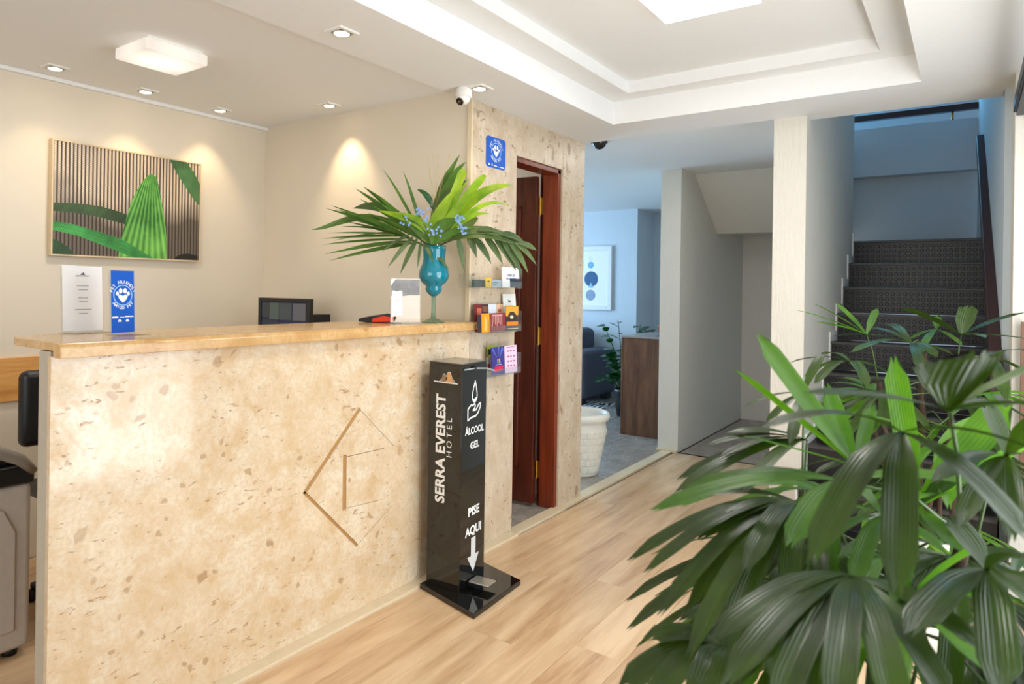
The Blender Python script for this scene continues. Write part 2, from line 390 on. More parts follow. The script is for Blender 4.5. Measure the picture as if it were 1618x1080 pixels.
for i in range(3):
    for j in range(4):
        ob = bpy.data.objects.new('tile', tm['t']); COL.objects.link(ob); ob.parent = fl; ob.location = Vector((-1.68-i*-.46, 5.44+j*.46, -.012))-ORG[fl]

# ------------------------------------------------------------------ setting: ceiling
CZ = 2.218
cm = MB()
X0, X1, Y0, Y1 = -1.637, -.178, .25, 3.357
x0, x1, y0, y1 = -1.497, -.325, .39, 3.245
for a in ((-2.03, X0, -2.1, 3.7), (X1, .45, -2.1, 3.7), (X0, X1, Y1, 3.7), (X0, X1, -2.1, Y0)): cm.box(*a, CZ, 2.55)
for a in ((X0, x0, Y0, Y1), (x1, X1, Y0, Y1), (x0, x1, y1, Y1), (x0, x1, Y0, y0)): cm.box(*a, 2.343, 2.55)
cm.box(x0, x1, y0, y1, 2.405, 2.55)
struct(cm, 'ceiling', m_ceil, 'white stepped tray ceiling over the lobby with a square light panel')
struct(B(-3.75, -2.03, -2.1, 3.71, 2.28, 2.55), 'ceiling', m_ceil, 'white flat ceiling over the space behind the reception counter')
struct(B(-6.2, -.862, 3.70, 9.2, 2.292, 2.55), 'ceiling', m_ceil, 'shaded flat ceiling of the lounge beyond the lobby')
struct(B(-2.1, .3, 3.70, 9.2, 3.35, 3.45), 'ceiling', m_ceil, 'high ceiling over the stairwell')

# ------------------------------------------------------------------ setting: walls
struct(B(-3.78, -3.635, -2.1, 3.71, 0, 2.55), 'wall_back', m_cream, 'cream painted wall behind the reception with the leaf picture')
struct(B(-3.635, -2.02, 2.56, 2.64, 0, 2.30), 'wall_side', m_cream, 'cream painted side wall lit by one spotlight, behind the vase')
wp = struct(MB().box(-2.10, -2.016, 2.562, 2.95, 0, CZ).box(-2.10, -2.016, 3.44, 3.71, 0, CZ).box(-2.10, -2.016, 2.95, 3.44, 2.03, CZ).box(-3.635, -2.10, 3.57, 3.71, 0, 2.3),
            'wall_partition', m_white, 'partition wall faced with beige marble around the brown door')
for a in ((-2.016, -2.0, 2.562, 2.9495, 0, CZ), (-2.016, -2.0, 2.9505, 3.4395, 2.013, CZ), (-2.016, -2.0, 3.4405, 3.712, 0, CZ)):
    B(*a).build('marble_slab', m_marble_wall, wp, bevel=.002)
B(-2.02, -1.997, 2.548, 2.562, 1.09, CZ).build('edge_strip', m_strip, wp)
struct(B(-.862, -.70, 3.70, 5.40, 0, 3.35), 'wall_stairs', m_pl_white, 'rough white plaster pillar and wall on the left of the stairs')
struct(B(-2.09, -1.92, 5.2, 7.05, 0, 2.292), 'wall_pillar', m_pl_white, 'white plaster wall end beside the walnut cabinet')
struct(B(-1.92, -.70, 7.0, 7.12, 0, 2.3), 'wall_far', m_pl_grey, 'plain wall closing the recess under the stairs')
struct(MB().prism([(-1.92, 5.52, 2.292), (-1.92, 6.14, 1.835), (-1.92, 7.0, 1.885), (-1.92, 7.0, 2.292)], (1.06, 0, 0)), 'ceiling', m_pl_grey, 'sloping underside of the upper stair flight above the recess')
struct(B(-6.2, -3.31, 7.5, 7.7, 0, 2.30), 'wall_lounge', m_pl_blue, 'rough plaster lounge wall in blue daylight with the circles print')
struct(B(-3.31, -2.09, 8.0, 8.15, 0, 2.30), 'wall_lounge_recess', m_pl_blue, 'set back part of the rough plaster lounge wall behind the cabinet')
struct(MB().box(-3.32, -3.30, 7.69, 8.15, 0, 2.3), 'wall_lounge_return', m_pl_blue, 'short return between the two lounge walls')
struct(MB().box(-6.2, -6.05, 3.71, 7.6, 0, .7).box(-6.2, -6.05, 3.71, 4.2, .7, 2.3).box(-6.2, -6.05, 7.0, 7.6, .7, 2.3).box(-6.2, -3.6, 3.60, 3.71, 0, 2.3), 'wall_lounge_left', m_pl_blue, 'lounge outer wall with the window that lets in blue light')
# right side: jamb, stair wall, glazed doorway
struct(MB().box(.15, .45, 3.42, 3.70, 0, CZ), 'wall_jamb', m_pl_white, 'white plaster jamb right of the stairs at the picture edge')
struct(MB().hexa([(.124, 3.70, 0), (.3, 3.70, 0), (.3, 6.25, 0), (.047, 6.25, 0)], [(.124, 3.70, 3.35), (.3, 3.70, 3.35), (.3, 6.25, 3.35), (.047, 6.25, 3.35)]).box(.124, .16, 3.66, 3.70, 0, CZ), 'wall_right', m_pl_stair, 'bluish plaster wall on the right of the stairs')
struct(MB().box(.30, .45, -2.1, .2, 0, CZ).box(.30, .45, .2, 3.42, 2.1, CZ), 'wall_entrance', m_white, 'entrance wall with the wide glazed doorway')
struct(MB().box(-3.75, -2.6, -2.25, -2.1, 0, 2.3).box(.1, .45, -2.25, -2.1, 0, 2.3).box(-2.6, .1, -2.25, -2.1, 0, .6).box(-2.6, .1, -2.25, -2.1, 2.15, 2.3), 'wall_front', m_white, 'front wall with a wide window behind the viewer')
struct(MB().box(-.95, .06, 6.32, 6.45, 1.6, 2.30).box(-.95, .06, 6.20, 6.45, 2.27, 2.665), 'wall_landing', m_pl_stair, 'bluish landing wall with a thicker upper band at the stair head')
struct(B(-2.1, .3, 7.4, 7.5, 2.3, 3.4), 'wall_upper', m_pl_stair, 'wall of the upper floor behind the stair rail')
struct(B(-.70, .12, 3.70, 3.80, CZ, 2.55), 'trim_1', m_ceil, 'edge of the lobby ceiling above the stair opening')
# floor strips
struct(B(-2.0, -1.944, .77, 2.935, -.012, .012), 'baseboard_counter', m_strip, 'cream stone strip along the foot of the marble counter', bevel=.002)
struct(B(-2.03, -1.955, 2.937, 3.45, -.012, .010), 'trim_2', m_strip, 'cream stone threshold under the brown door', bevel=.002)
struct(B(-2.045, -1.965, 3.452, 5.2, -.012, .008), 'trim_3', m_strip, 'cream stone strip between wood floor and grey stone floor', bevel=.002)
struct(B(-2.09, -1.92, 5.17, 5.199, 0, .022), 'trim_4', m_strip, 'small cream plinth at the foot of the white wall end', bevel=.003)
struct(B(-1.92, -.862, 5.195, 5.21, -.012, .004), 'trim_5', m_blackm, 'thin dark joint strip where the wood floor ends')
struct(B(-3.635, -3.612, -2.1, 2.56, 2.262, 2.2795), 'trim_6', m_ceil, 'thin white cornice along the cream back wall')

# ------------------------------------------------------------------ reception counter
ct = thing('reception_counter', (-2.15, 1.66, 0), 'reception counter clad in polished beige fossil marble with inlaid diamond emblem', 'counter')
# front slab is cut by the emblem: grooves are real recesses
def yz(px, py): p = onx(px, py, -2.0); return (p.y, p.z)
bars = [((568, 646), (481, 779), .017), ((481, 778), (564, 861), .012), ((545, 720), (544, 804), .019), ((544, 722), (606, 708), .004), ((544, 803), (602, 789), .002), ((568, 646), (622, 704), .002), ((564, 861), (618, 800), .002)]
front = B(-2.018, -2.0, .768, 2.56, .0, 1.104).build('marble_front', m_marble, ct, bevel=.0015)
cut = MB()
for a, b, wd in bars:
    p, q = Vector((0, *yz(*a))), Vector((0, *yz(*b))); d = (q-p).normalized(); n = Vector((0, -d.z, d.y))*wd/2
    p -= d*.004; q += d*.004
    cut.prism([(-2.008, *(p-n).yz), (-2.008, *(q-n).yz), (-2.008, *(q+n).yz), (-2.008, *(p+n).yz)], (.02, 0, 0))
cutter = cut.build('cutter', m_groove, ct)
for mdf in list(front.modifiers): front.modifiers.remove(mdf)
bo = front.modifiers.new('emblem', 'BOOLEAN'); bo.operation = 'DIFFERENCE'; bo.object = cutter; bo.solver = 'EXACT'; bo.use_self = True
bpy.context.view_layer.update()
me = bpy.data.meshes.new_from_object(front.evaluated_get(bpy.context.evaluated_depsgraph_get()))
front.modifiers.clear(); front.data = me; me.polygons.foreach_set('use_smooth', [False]*len(me.polygons)); bpy.data.objects.remove(cutter)
gb = MB()
for a, b, wd in bars[:3]:
    p, q = Vector((0, *yz(*a))), Vector((0, *yz(*b))); d = (q-p).normalized(); n = Vector((0, -d.z, d.y))*wd/2
    gb.prism([(-2.0085, *(p-n).yz), (-2.0085, *(q-n).yz), (-2.0085, *(q+n).yz), (-2.0085, *(p+n).yz)], (.0045, 0, 0))
gb.build('emblem_inlay', m_groove, ct)
B(-2.088, -2.018, .772, 2.555, 0, 1.115).build('counter_body', plain('grey_paint', (186, 176, 158), .6), ct, bevel=.004)
tp = MB()
prof = [(-2.37, 1.118), (-2.37, 1.14), (-1.975, 1.14), (-1.966, 1.137), (-1.958, 1.129), (-1.956, 1.12), (-1.956, 1.100), (-2.0, 1.100), (-2.0, 1.118)]
outline = []
ys = [(.70, .09), (.706, .05), (.72, .02), (.745, 0), (2.558, 0)]
tp.v = []; rows = []
for k, (y, inset) in enumerate([(.772, .0), (.774, .0), (.776, .0), (.95, 0), (2.556, 0)]):
    fy = [y + (.0 if k == 4 else 0)]*len(prof)
    rows.append([(x if x > -2.3 else x+inset, y if (k == 4 or x > -2.3 or True) else y, z) for x, z in prof])
n = len(prof); vs = [p for r_ in rows for p in r_]
# the near end runs obliquely from nosing to the rounded back corner
for i in range(len(vs)):
    k = i//n; x, y, z = vs[i]
    if k < 3 and x < -2.3: vs[i] = (x + (.13, .07, .03)[k], y + (0, .012, .05)[k], z)
fs = [(k*n+i, k*n+(i+1) % n, (k+1)*n+(i+1) % n, (k+1)*n+i) for k in range(4) for i in range(n)]
fs += [tuple(range(n)), tuple(4*n+i for i in range(n))[::-1]]
tp.add(vs, fs); tp.build('counter_top', m_marble_top, ct, bevel=.003)
B(-1.999, -1.956, 2.556, 2.60, 1.100, 1.138).build('counter_top_end', m_marble_top, ct, bevel=.012)

# ------------------------------------------------------------------ door
dr = thing('door_1', (-2.1, 3.2, 0), 'dark mahogany panelled door standing open in its brown frame', 'door', kind='structure')
fr = MB().box(-2.115, -2.012, 3.405, 3.438, .0, 2.01).box(-2.115, -2.012, 2.952, 2.97, 0, 2.01).box(-2.115, -2.012, 2.952, 3.438, 1.985, 2.012)
fr.build('door_frame', m_jamb, dr, bevel=.002)
B(-2.140, -2.115, 3.418, 3.438, 0, 2.01).build('door_stop', m_door, dr)
# leaf swung 80 degrees into the room: hinged at (-2.2, 3.40)
hp = Vector((-2.138, 3.395, 0)); ld = Vector((-1, -.10, 0)).normalized(); ln = Vector((ld.y, -ld.x, 0))
if ln.y > 0: ln = -ln
def lp(a, z, d=0): return hp + ld*a + ln*d + Vector((0, 0, z))
lf = MB().hexa([lp(.0, .02), lp(.47, .02), lp(.47, .02, .032), lp(0, .02, .032)], [lp(0, 1.975), lp(.47, 1.975), lp(.47, 1.975, .032), lp(0, 1.975, .032)])
leaf = lf.build('door_leaf', m_door, dr, bevel=.002)
for z0, z1 in ((.22, .92), (1.06, 1.80)):
    mb = MB()
    for a0, a1, b0, b1 in ((.10, .125, z0, z1), (.345, .37, z0, z1), (.10, .37, z0, z0+.025), (.10, .37, z1-.025, z1)):
        mb.hexa([lp(a0, b0, .03), lp(a1, b0, .03), lp(a1, b0, .046), lp(a0, b0, .046)], [lp(a0, b1, .03), lp(a1, b1, .03), lp(a1, b1, .046), lp(a0, b1, .046)])
    mb.build('panel_moulding', m_door, leaf, bevel=.004)
    MB().hexa([lp(.155, z0+.05, .03), lp(.315, z0+.05, .03), lp(.315, z0+.05, .042), lp(.155, z0+.05, .042)], [lp(.155, z1-.05, .03), lp(.315, z1-.05, .03), lp(.315, z1-.05, .042), lp(.155, z1-.05, .042)]).build('raised_panel', m_door, leaf, bevel=.006)
for z in (.22, 1.02, 1.80):
    h = MB().box(-2.150, -2.112, 3.400, 3.406, z-.05, z+.05); h.lathe([(.006, -.055), (.006, .055)], (-2.130, 3.398, z), 10)
    h.build('hinge', m_brass, dr)

# ------------------------------------------------------------------ stairs
st = thing('staircase', (-.29, 4.4, 0), 'staircase of black studded rubber steps with worn nosings going up', 'stairs')
RI, TR = .168, .228
sx0, sx1 = -.70, .115
def ny(k): return 4.466-(6-k)*TR
for k in range(1, 11):
    z = RI*k; y = ny(k)
    yb = 5.42 if k == 10 else ny(k+1)+.012
    stp = B(sx0+.002, sx1, y+.012, (6.31 if k == 10 else yb), z-RI-.0 if k > 1 else 0, z-.004).build('step', m_rub, st)
    MB().prism([(sx0+.002, y-.012, z-.012), (sx0+.002, y-.012, z-.002), (sx0+.002, y-.004, z+.003), (sx0+.002, y+.04, z+.001), (sx0+.002, y+.04, z-.012)], (sx1-sx0-.002, 0, 0)).build('nosing', m_nose, stp)
    if k > 3:
        sd = MB()
        for r_ in range(4):
            for c_ in range(23):
                cx_, cz_ = sx0+.03+c_*.0335, z-RI+.026+r_*.034
                hx = [(math.cos(PI/3*q+.5), math.sin(PI/3*q+.5)) for q in range(6)]
                sd.add([(cx_+.0125*a, y+.0122, cz_+.0125*b) for a, b in hx]+[(cx_+.0095*a, y+.0075, cz_+.0095*b) for a, b in hx],
                       [(q, (q+1) % 6, 6+(q+1) % 6, 6+q) for q in range(6)]+[tuple(range(6, 12))])
        o = sd.build('stud_mat', m_rub, stp); o['kind'] = 'stuff'
for k in range(2, 11):   # stepped white skirting on the left wall
    B(-.6985, -.690, ny(k)-.02, ny(k+1)-.02 if k < 10 else 5.40, RI*(k-1)-.02, RI*k+.06).build('stepped_skirting', m_white, st)
# handrail on the right wall
hr = thing('handrail', (.09, 4.5, 1.6), 'dark brown wooden handrail board sloping up the right stair wall', 'handrail')
a, b = Vector((.105, 3.55, .935)), Vector((.055, 5.42, 2.315))
hb = MB(); dx = Vector((.024, .001, 0)); dz = Vector((0, 0, .06))
hb.hexa([a-dx-dz, a+dx-dz, b+dx-dz, b-dx-dz], [a-dx+dz, a+dx+dz, b+dx+dz, b-dx+dz]); hb.build('rail_board', m_rail, hr, bevel=.006)
for t in (.12, .5, .93):
    p = a.lerp(b, t); MB().tube([p+Vector((.02, 0, -.02)), p+Vector((.04, 0, -.03)), p+Vector((.075, 0, -.03))], .007).build('wall_bracket', m_darkmetal, hr, smooth=True)
ur = thing('stair_rail', (-.4, 6.25, 2.66), 'dark brown horizontal rail above the landing wall at the stair head', 'railing')
B(-1.9, .048, 6.21, 6.26, 2.735, 2.785).build('rail_bar', m_rail, ur, bevel=.005)
for x in (-1.2, -.12):
    MB().lathe([(.022, 0), (.024, .006), (.010, .012), (.007, .04), (.012, .05), (.007, .06), (.009, .078)], (x, 6.235, 2.662), 12).build('rail_support', m_brass, ur, smooth=True)

# right edge: sliding door track and pull handle
dtk = thing('sliding_door_track', (.17, 2.2, 2.0), 'dark metal sliding door track end at the top right edge', 'door track')
B(.142, .20, 1.0, 3.40, 2.05, 2.10).build('track_box', m_darkmetal, dtk, bevel=.003)
B(.152, .19, 1.0, 3.395, 2.035, 2.05).build('track_lip', m_blackm, dtk)
B(.20, .30, 3.30, 3.36, 2.05, 2.10).build('wall_bracket', m_darkmetal, dtk); B(.20, .30, 1.1, 1.16, 2.05, 2.10).build('wall_bracket', m_darkmetal, dtk)
phd = thing('pull_handle', (.185, 3.385, .45), 'copper brown vertical bar handle at the right picture edge', 'handle')
B(.176, .198, 3.375, 3.397, .45, 1.198).build('handle_bar', plain('copper_brown_metal', (132, 98, 78), .35, .5), phd, bevel=.002)
for z in (.55, 1.1): B(.182, .192, 3.397, 3.42, z-.01, z+.01).build('standoff', m_darkmetal, phd)

# ------------------------------------------------------------------ ceiling lights and camera
def downlight(px, py, z, label):
    p = onz(px, py, z); t = thing('downlight', (p.x, p.y, z-.012), label, 'spotlight', 'square recessed downlights')
    h = .045
    fr_ = MB()
    for a in ((-h, h, -h, -.030), (-h, h, .030, h), (-h, -.030, -.030, .030), (.030, h, -.030, .030)):
        fr_.box(p.x+a[0], p.x+a[1], p.y+a[2], p.y+a[3], z-.007, z+.001)
    fr_.build('trim_plate', m_white, t, bevel=.0015)
    MB().lathe([(.034, -.007), (.031, -.0095), (.027, -.0085), (.027, .0)], (p.x, p.y, z), 20).build('trim_ring', m_steel, t, smooth=True)
    MB().lathe([(.0268, -.003), (.0262, -.0095), (.018, -.012), (.0001, -.0125)], (p.x, p.y, z), 20).build('bulb', m_bulb, t, smooth=True)
    l = bpy.data.lights.new('downlight_beam', 'SPOT'); l.energy = 7; l.color = (1, .78, .50); l.spot_size = math.radians(72); l.spot_blend = .8; l.shadow_soft_size = .02
    o = bpy.data.objects.new('downlight_beam', l); COL.objects.link(o); o.parent = t; o.location = (0, 0, -.012)
    return t, l, o
for px, py, z, lab, aim, e in ((87, 106, 2.28, 'square recessed spotlight nearest the left edge of the picture', (-.15, 0), 4.5), (230, 143, 2.28, 'square recessed spotlight above the leaf picture', (-.2, 0), 5),
                               (348, 173, 2.28, 'square recessed spotlight near the corner right of the leaf picture', (-.25, 0), 7), (520, 165, 2.28, 'square recessed spotlight beside the cream side wall', (0, .3), 12),
                               (540, 50, CZ, 'square recessed spotlight in the white beam over the counter', (0, 0), 5), (758, 138, CZ, 'square recessed spotlight next to the security camera', (-.1, .1), 5)):
    t, l, o = downlight(px, py, z, lab); l.energy = e
    o.rotation_euler = Vector((aim[0], aim[1], -1)).to_track_quat('-Z', 'Y').to_euler()
pl = thing('ceiling_lamp', (-2.79, 1.46, 2.22), 'square white glowing ceiling lamp over the reception space', 'ceiling lamp')
B(-2.915, -2.665, 1.335, 1.592, 2.222, 2.268).build('diffuser', m_lampw, pl, bevel=.006); B(-2.90, -2.68, 1.35, 1.578, 2.268, 2.28).build('mount_plate', m_white, pl)
pl = thing('ceiling_lamp', (-.82, 2.34, 2.36), 'square white glowing panel lamp in the middle of the tray ceiling', 'ceiling lamp')
B(-1.01, -.64, 2.15, 2.532, 2.363, 2.396).build('diffuser', m_lampt, pl, bevel=.004); B(-.99, -.66, 2.17, 2.512, 2.396, 2.405).build('mount_plate', m_white, pl)

sc = thing('security_camera', (-2.0, 2.44, 2.218), 'white dome security camera hanging under the ceiling beam', 'camera')
cp = onz(733, 139, CZ); cp = Vector((cp.x, cp.y, CZ))
MB().lathe([(.030, 0), (.034, -.004), (.036, -.03), (.035, -.045), (.0001, -.046)], cp, 24).build('housing', m_white, sc, smooth=True)
ld_ = Vector((-.05, -.75, -.65)).normalized()
bc = cp+Vector((0, -.004, -.048))
MB().lathe([(.031*math.sin(PI*i/12)+1e-6, .031*math.cos(PI*i/12)) for i in range(13)], bc, 20).build('ball', m_white, sc, smooth=True)
tq = ld_.to_track_quat('Z', 'Y').to_matrix()
MB().lathe([(.017, .024), (.018, .034), (.015, .036), (.013, .032), (.0001, .031)], bc, 20, tilt=tq).build('lens_ring', m_blackm, sc, smooth=True)
MB().lathe([(.010, .031), (.006, .0345), (.0001, .035)], bc, 16, tilt=tq).build('lens', plain('lens_glass', (120, 90, 50), .05, .3), sc, smooth=True)
MB().tube([cp+Vector((-.03, .02, -.012)), cp+Vector((-.05, .05, -.02)), cp+Vector((-.06, .1, -.004))], .004).build('cable', m_white, sc, smooth=True)
p = onz(947, 224, 2.292)
sm = thing('ceiling_sensor', (p.x, p.y, 2.23), 'small black dome on the lounge ceiling beyond the marble wall', 'sensor')
MB().lathe([(.05, 0), (.048, -.012), (.04, -.03), (.024, -.045), (.0001, -.052)], (p.x, p.y, 2.292), 20).build('dome', plain('dark_dome', (26, 24, 22), .15), sm, smooth=True)
MB().lathe([(.056, 0), (.056, -.008), (.049, -.010)], (p.x, p.y, 2.292), 20).build('mount_ring', m_blackm, sm, smooth=True)

# ------------------------------------------------------------------ leaf picture on the back wall
pic = thing('wall_picture', (-3.62, 1.75, 1.43), 'large framed photo print of green palm leaves on ribbed cloth', 'picture')
py0, py1, pz0, pz1 = 1.372, 2.118, 1.428, 1.984
PX = -3.597
mb = MB(); e = .007
for a in ((py0, py0+e, pz0, pz1), (py1-e, py1, pz0, pz1), (py0+e, py1-e, pz0, pz0+e), (py0+e, py1-e, pz1-e, pz1)): mb.box(-3.635, PX+.004, *a)
mb.build('frame', m_dkframe, pic, bevel=.001)
m_rib, nt, p_ = new_mat('ribbed_cloth_print')
c = coords(nt, (1, 1, 1)); sx = nt.nodes.new('ShaderNodeSeparateXYZ'); L(nt, c, sx.inputs[0])
def sinw(src, k, ph=0.):
    a = N(nt, 'ShaderNodeMath', operation='MULTIPLY_ADD'); L(nt, src, a.inputs[0]); a.inputs[1].default_value = k; a.inputs[2].default_value = ph
    s_ = N(nt, 'ShaderNodeMath', operation='SINE'); L(nt, a.outputs[0], s_.inputs[0]); return s_.outputs[0]
rib = sinw(sx.outputs[1], 2*PI/.0175); r2_ = sinw(sx.outputs[1], 4*PI/.0175); d2 = sinw(sx.outputs[2], 2*PI/.011)
rmap = N(nt, 'ShaderNodeMath', operation='MULTIPLY_ADD'); L(nt, rib, rmap.inputs[0]); rmap.inputs[1].default_value = .5; rmap.inputs[2].default_value = .5; rib = rmap.outputs[0]
rr = ramp(nt, rib, [(.08, (48, 36, 28)), (.28, (112, 92, 74)), (.60, (222, 204, 178))])
dm = N(nt, 'ShaderNodeMath', operation='MULTIPLY'); L(nt, r2_, dm.inputs[0]); L(nt, d2, dm.inputs[1])
dots = ramp(nt, dm.outputs[0], [(.25, (0, 0, 0, 1)), (.6, (.75, .75, .75, 1))]); rr = mixc(nt, dots, rr, lin((120, 96, 76)))
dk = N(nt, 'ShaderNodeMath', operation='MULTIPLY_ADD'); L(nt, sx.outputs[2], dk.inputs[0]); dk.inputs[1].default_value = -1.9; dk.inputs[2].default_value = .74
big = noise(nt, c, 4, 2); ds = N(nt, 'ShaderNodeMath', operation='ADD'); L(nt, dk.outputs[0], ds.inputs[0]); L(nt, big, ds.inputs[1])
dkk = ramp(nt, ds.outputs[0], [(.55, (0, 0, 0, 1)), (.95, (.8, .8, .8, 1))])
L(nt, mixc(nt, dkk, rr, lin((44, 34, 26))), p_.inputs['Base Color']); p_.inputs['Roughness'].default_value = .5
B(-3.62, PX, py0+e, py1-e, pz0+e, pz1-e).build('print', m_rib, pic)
def q(x, y):
    u = (x-100)/1200; top = 60+190*u; bot = 1000+40*u; v = (y-top)/(bot-top)
    return (py0+e+(py1-py0-2*e)*min(max(u, 0), 1), pz1-e-(pz1-pz0-2*e)*min(max(v, 0), 1))
def pmat(name, c1, c2, ang, k=260, apex=None):
    m, nt, p_ = new_mat(name); c = coords(nt, (1, 1, 1), rot=(ang, 0, 0)); s_ = nt.nodes.new('ShaderNodeSeparateXYZ')
    if apex:
        sb = N(nt, 'ShaderNodeVectorMath', operation='SUBTRACT'); L(nt, c, sb.inputs[0]); sb.inputs[1].default_value = apex; L(nt, sb.outputs[0], s_.inputs[0])
        at = N(nt, 'ShaderNodeMath', operation='ARCTAN2'); L(nt, s_.outputs[1], at.inputs[0]); L(nt, s_.outputs[2], at.inputs[1]); src = at.outputs[0]
    else: L(nt, c, s_.inputs[0]); src = s_.outputs[1]
    n_ = noise(nt, c, 7, 3)
    a = N(nt, 'ShaderNodeMath', operation='MULTIPLY'); L(nt, src, a.inputs[0]); a.inputs[1].default_value = k
    b = N(nt, 'ShaderNodeMath', operation='SINE'); L(nt, a.outputs[0], b.inputs[0])
    ad = N(nt, 'ShaderNodeMath', operation='MULTIPLY_ADD'); L(nt, b.outputs[0], ad.inputs[0]); ad.inputs[1].default_value = .16; L(nt, n_, ad.inputs[2])
    L(nt, ramp(nt, ad.outputs[0], [(.25, c1), (.78, c2)]), p_.inputs['Base Color']); p_.inputs['Roughness'].default_value = .5; return m
for i, (mt, pts) in enumerate((
    (pmat('printed_leaf_dark', (22, 44, 18), (62, 92, 46), .12, 900), [(100, 575), (300, 580), (450, 600), (560, 630), (650, 662), (700, 700), (640, 745), (450, 692), (300, 662), (100, 645)]),
    (pmat('printed_leaf_green', (22, 96, 18), (128, 200, 88), .0, 95, (0, q(850, 200)[0]-1.745, q(850, 200)[1]-1.43)), [(850, 320), (790, 370), (745, 440), (700, 530), (660, 650), (625, 800), (605, 920), (590, 1012), (1000, 1030), (995, 880), (985, 760), (955, 600), (930, 460), (900, 350)]),
    (pmat('printed_leaf_bright', (18, 84, 22), (72, 176, 84), -.42, 900), [(100, 728), (220, 745), (360, 785), (500, 830), (620, 870), (720, 930), (800, 980), (880, 1024), (700, 1015), (560, 960), (420, 905), (280, 845), (100, 802)]),
    (pmat('printed_leaf_mid', (24, 66, 28), (84, 134, 78), .85, 800), [(1012, 205), (1090, 218), (1170, 230), (1240, 310), (1298, 410), (1298, 590), (1240, 535), (1160, 430), (1080, 320), (1040, 250)]),
    (pmat('printed_leaf_shadow', (14, 40, 16), (44, 84, 40), .8, 800), [(100, 872), (150, 895), (210, 940), (255, 1000), (100, 1000)]),
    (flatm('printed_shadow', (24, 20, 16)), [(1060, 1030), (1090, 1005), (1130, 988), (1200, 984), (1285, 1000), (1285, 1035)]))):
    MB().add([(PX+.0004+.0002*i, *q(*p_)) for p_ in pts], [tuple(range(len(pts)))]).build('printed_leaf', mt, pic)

# ------------------------------------------------------------------ behind the counter
tag(B(-3.635, -3.612, -.4, 1.9, .752, .952).build('wall_board', m_pine, bevel=.003), 'long pine board fixed to the wall behind the counter', 'board')
bx = thing('office_machine', (-2.9, .78, 0), 'grey boxy office machine with black top and grey handle behind the counter end', 'machine')
m_gp = plain('warm_grey_plastic', (196, 188, 178), .45)
body = B(-3.1, -2.70, .55, .985, .028, .60).build('body', m_gp, bx, bevel=.02)
MB().prism([(-2.70, .60, .10), (-2.70, .935, .10), (-2.70, .935, .44), (-2.70, .90, .52), (-2.70, .83, .555), (-2.70, .70, .555), (-2.70, .60, .52)], (.008, 0, 0)).build('front_panel', m_gp, bx, bevel=.004)
B(-2.692, -2.688, .845, .872, .435, .465).build('sticker', plain('silver_label', (206, 196, 170), .3), bx)
B(-3.11, -2.69, .54, .99, .60, .665).build('black_rim', m_blackm, bx, bevel=.012)
MB().prism([(-3.08, .56, .665), (-3.08, .97, .665), (-3.08, .92, .70), (-3.08, .60, .72)], (.36, 0, 0)).build('lid', m_blackm, bx, bevel=.01)
hl = Vector((-2.68, 0, 0))
MB().tube([(-2.70, .56, .70), (-2.685, .62, .735), (-2.675, .74, .752), (-2.675, .86, .735), (-2.68, .94, .69), (-2.69, .985, .64)], [.014, .018, .020, .022, .020, .014], 12).build('handle', plain('grey_handle', (150, 144, 136), .4), bx, smooth=True)
for x in (-3.05, -2.75):
    for y in (.6, .94): MB().lathe([(.022, 0), (.024, .015), (.02, .03)], (x, y, 0), 12).build('foot', m_blackm, bx, smooth=True)
ch = thing('office_chair', (-3.0, 1.36, 0), 'black padded office chair behind the left end of the counter', 'chair')
def rpad(x0, x1, y0, y1, z0, z1, nm, bv): return B(x0, x1, y0, y1, z0, z1).build(nm, m_blackm, ch, bevel=bv)
rpad(-3.235, -3.165, 1.115, 1.60, .62, .935, 'backrest', .03); rpad(-3.16, -2.74, 1.12, 1.6, .43, .50, 'seat', .03)
MB().tube([(-3.215, 1.36, .64), (-3.22, 1.36, .5), (-3.17, 1.36, .42), (-3.0, 1.36, .41)], .02, 10).build('back_bar', m_blackm, ch, smooth=True)
MB().lathe([(.045, .07), (.03, .10), (.025, .3), (.03, .43)], (-2.97, 1.36, 0), 16).build('gas_column', m_darkmetal, ch, smooth=True)
for k in range(5):
    a = 2*PI*k/5+.3; d = Vector((math.cos(a), math.sin(a), 0)); c0 = Vector((-2.97, 1.36, .085))
    lg = MB().tube([c0, c0+d*.2+Vector((0, 0, -.01)), c0+d*.27+Vector((0, 0, -.02))], [.022, .017, .014], 8).build('leg', m_blackm, ch, smooth=True)
    MB().lathe([(.0001, -.012), (.025, -.012), (.027, 0), (.025, .012), (.0001, .012)], c0+d*.27+Vector((0, 0, -.058)), 14, tilt=Matrix.Rotation(PI/2, 3, 'X') @ Matrix.Rotation(a, 3, 'Y')).build('castor', m_blackm, lg, smooth=True)
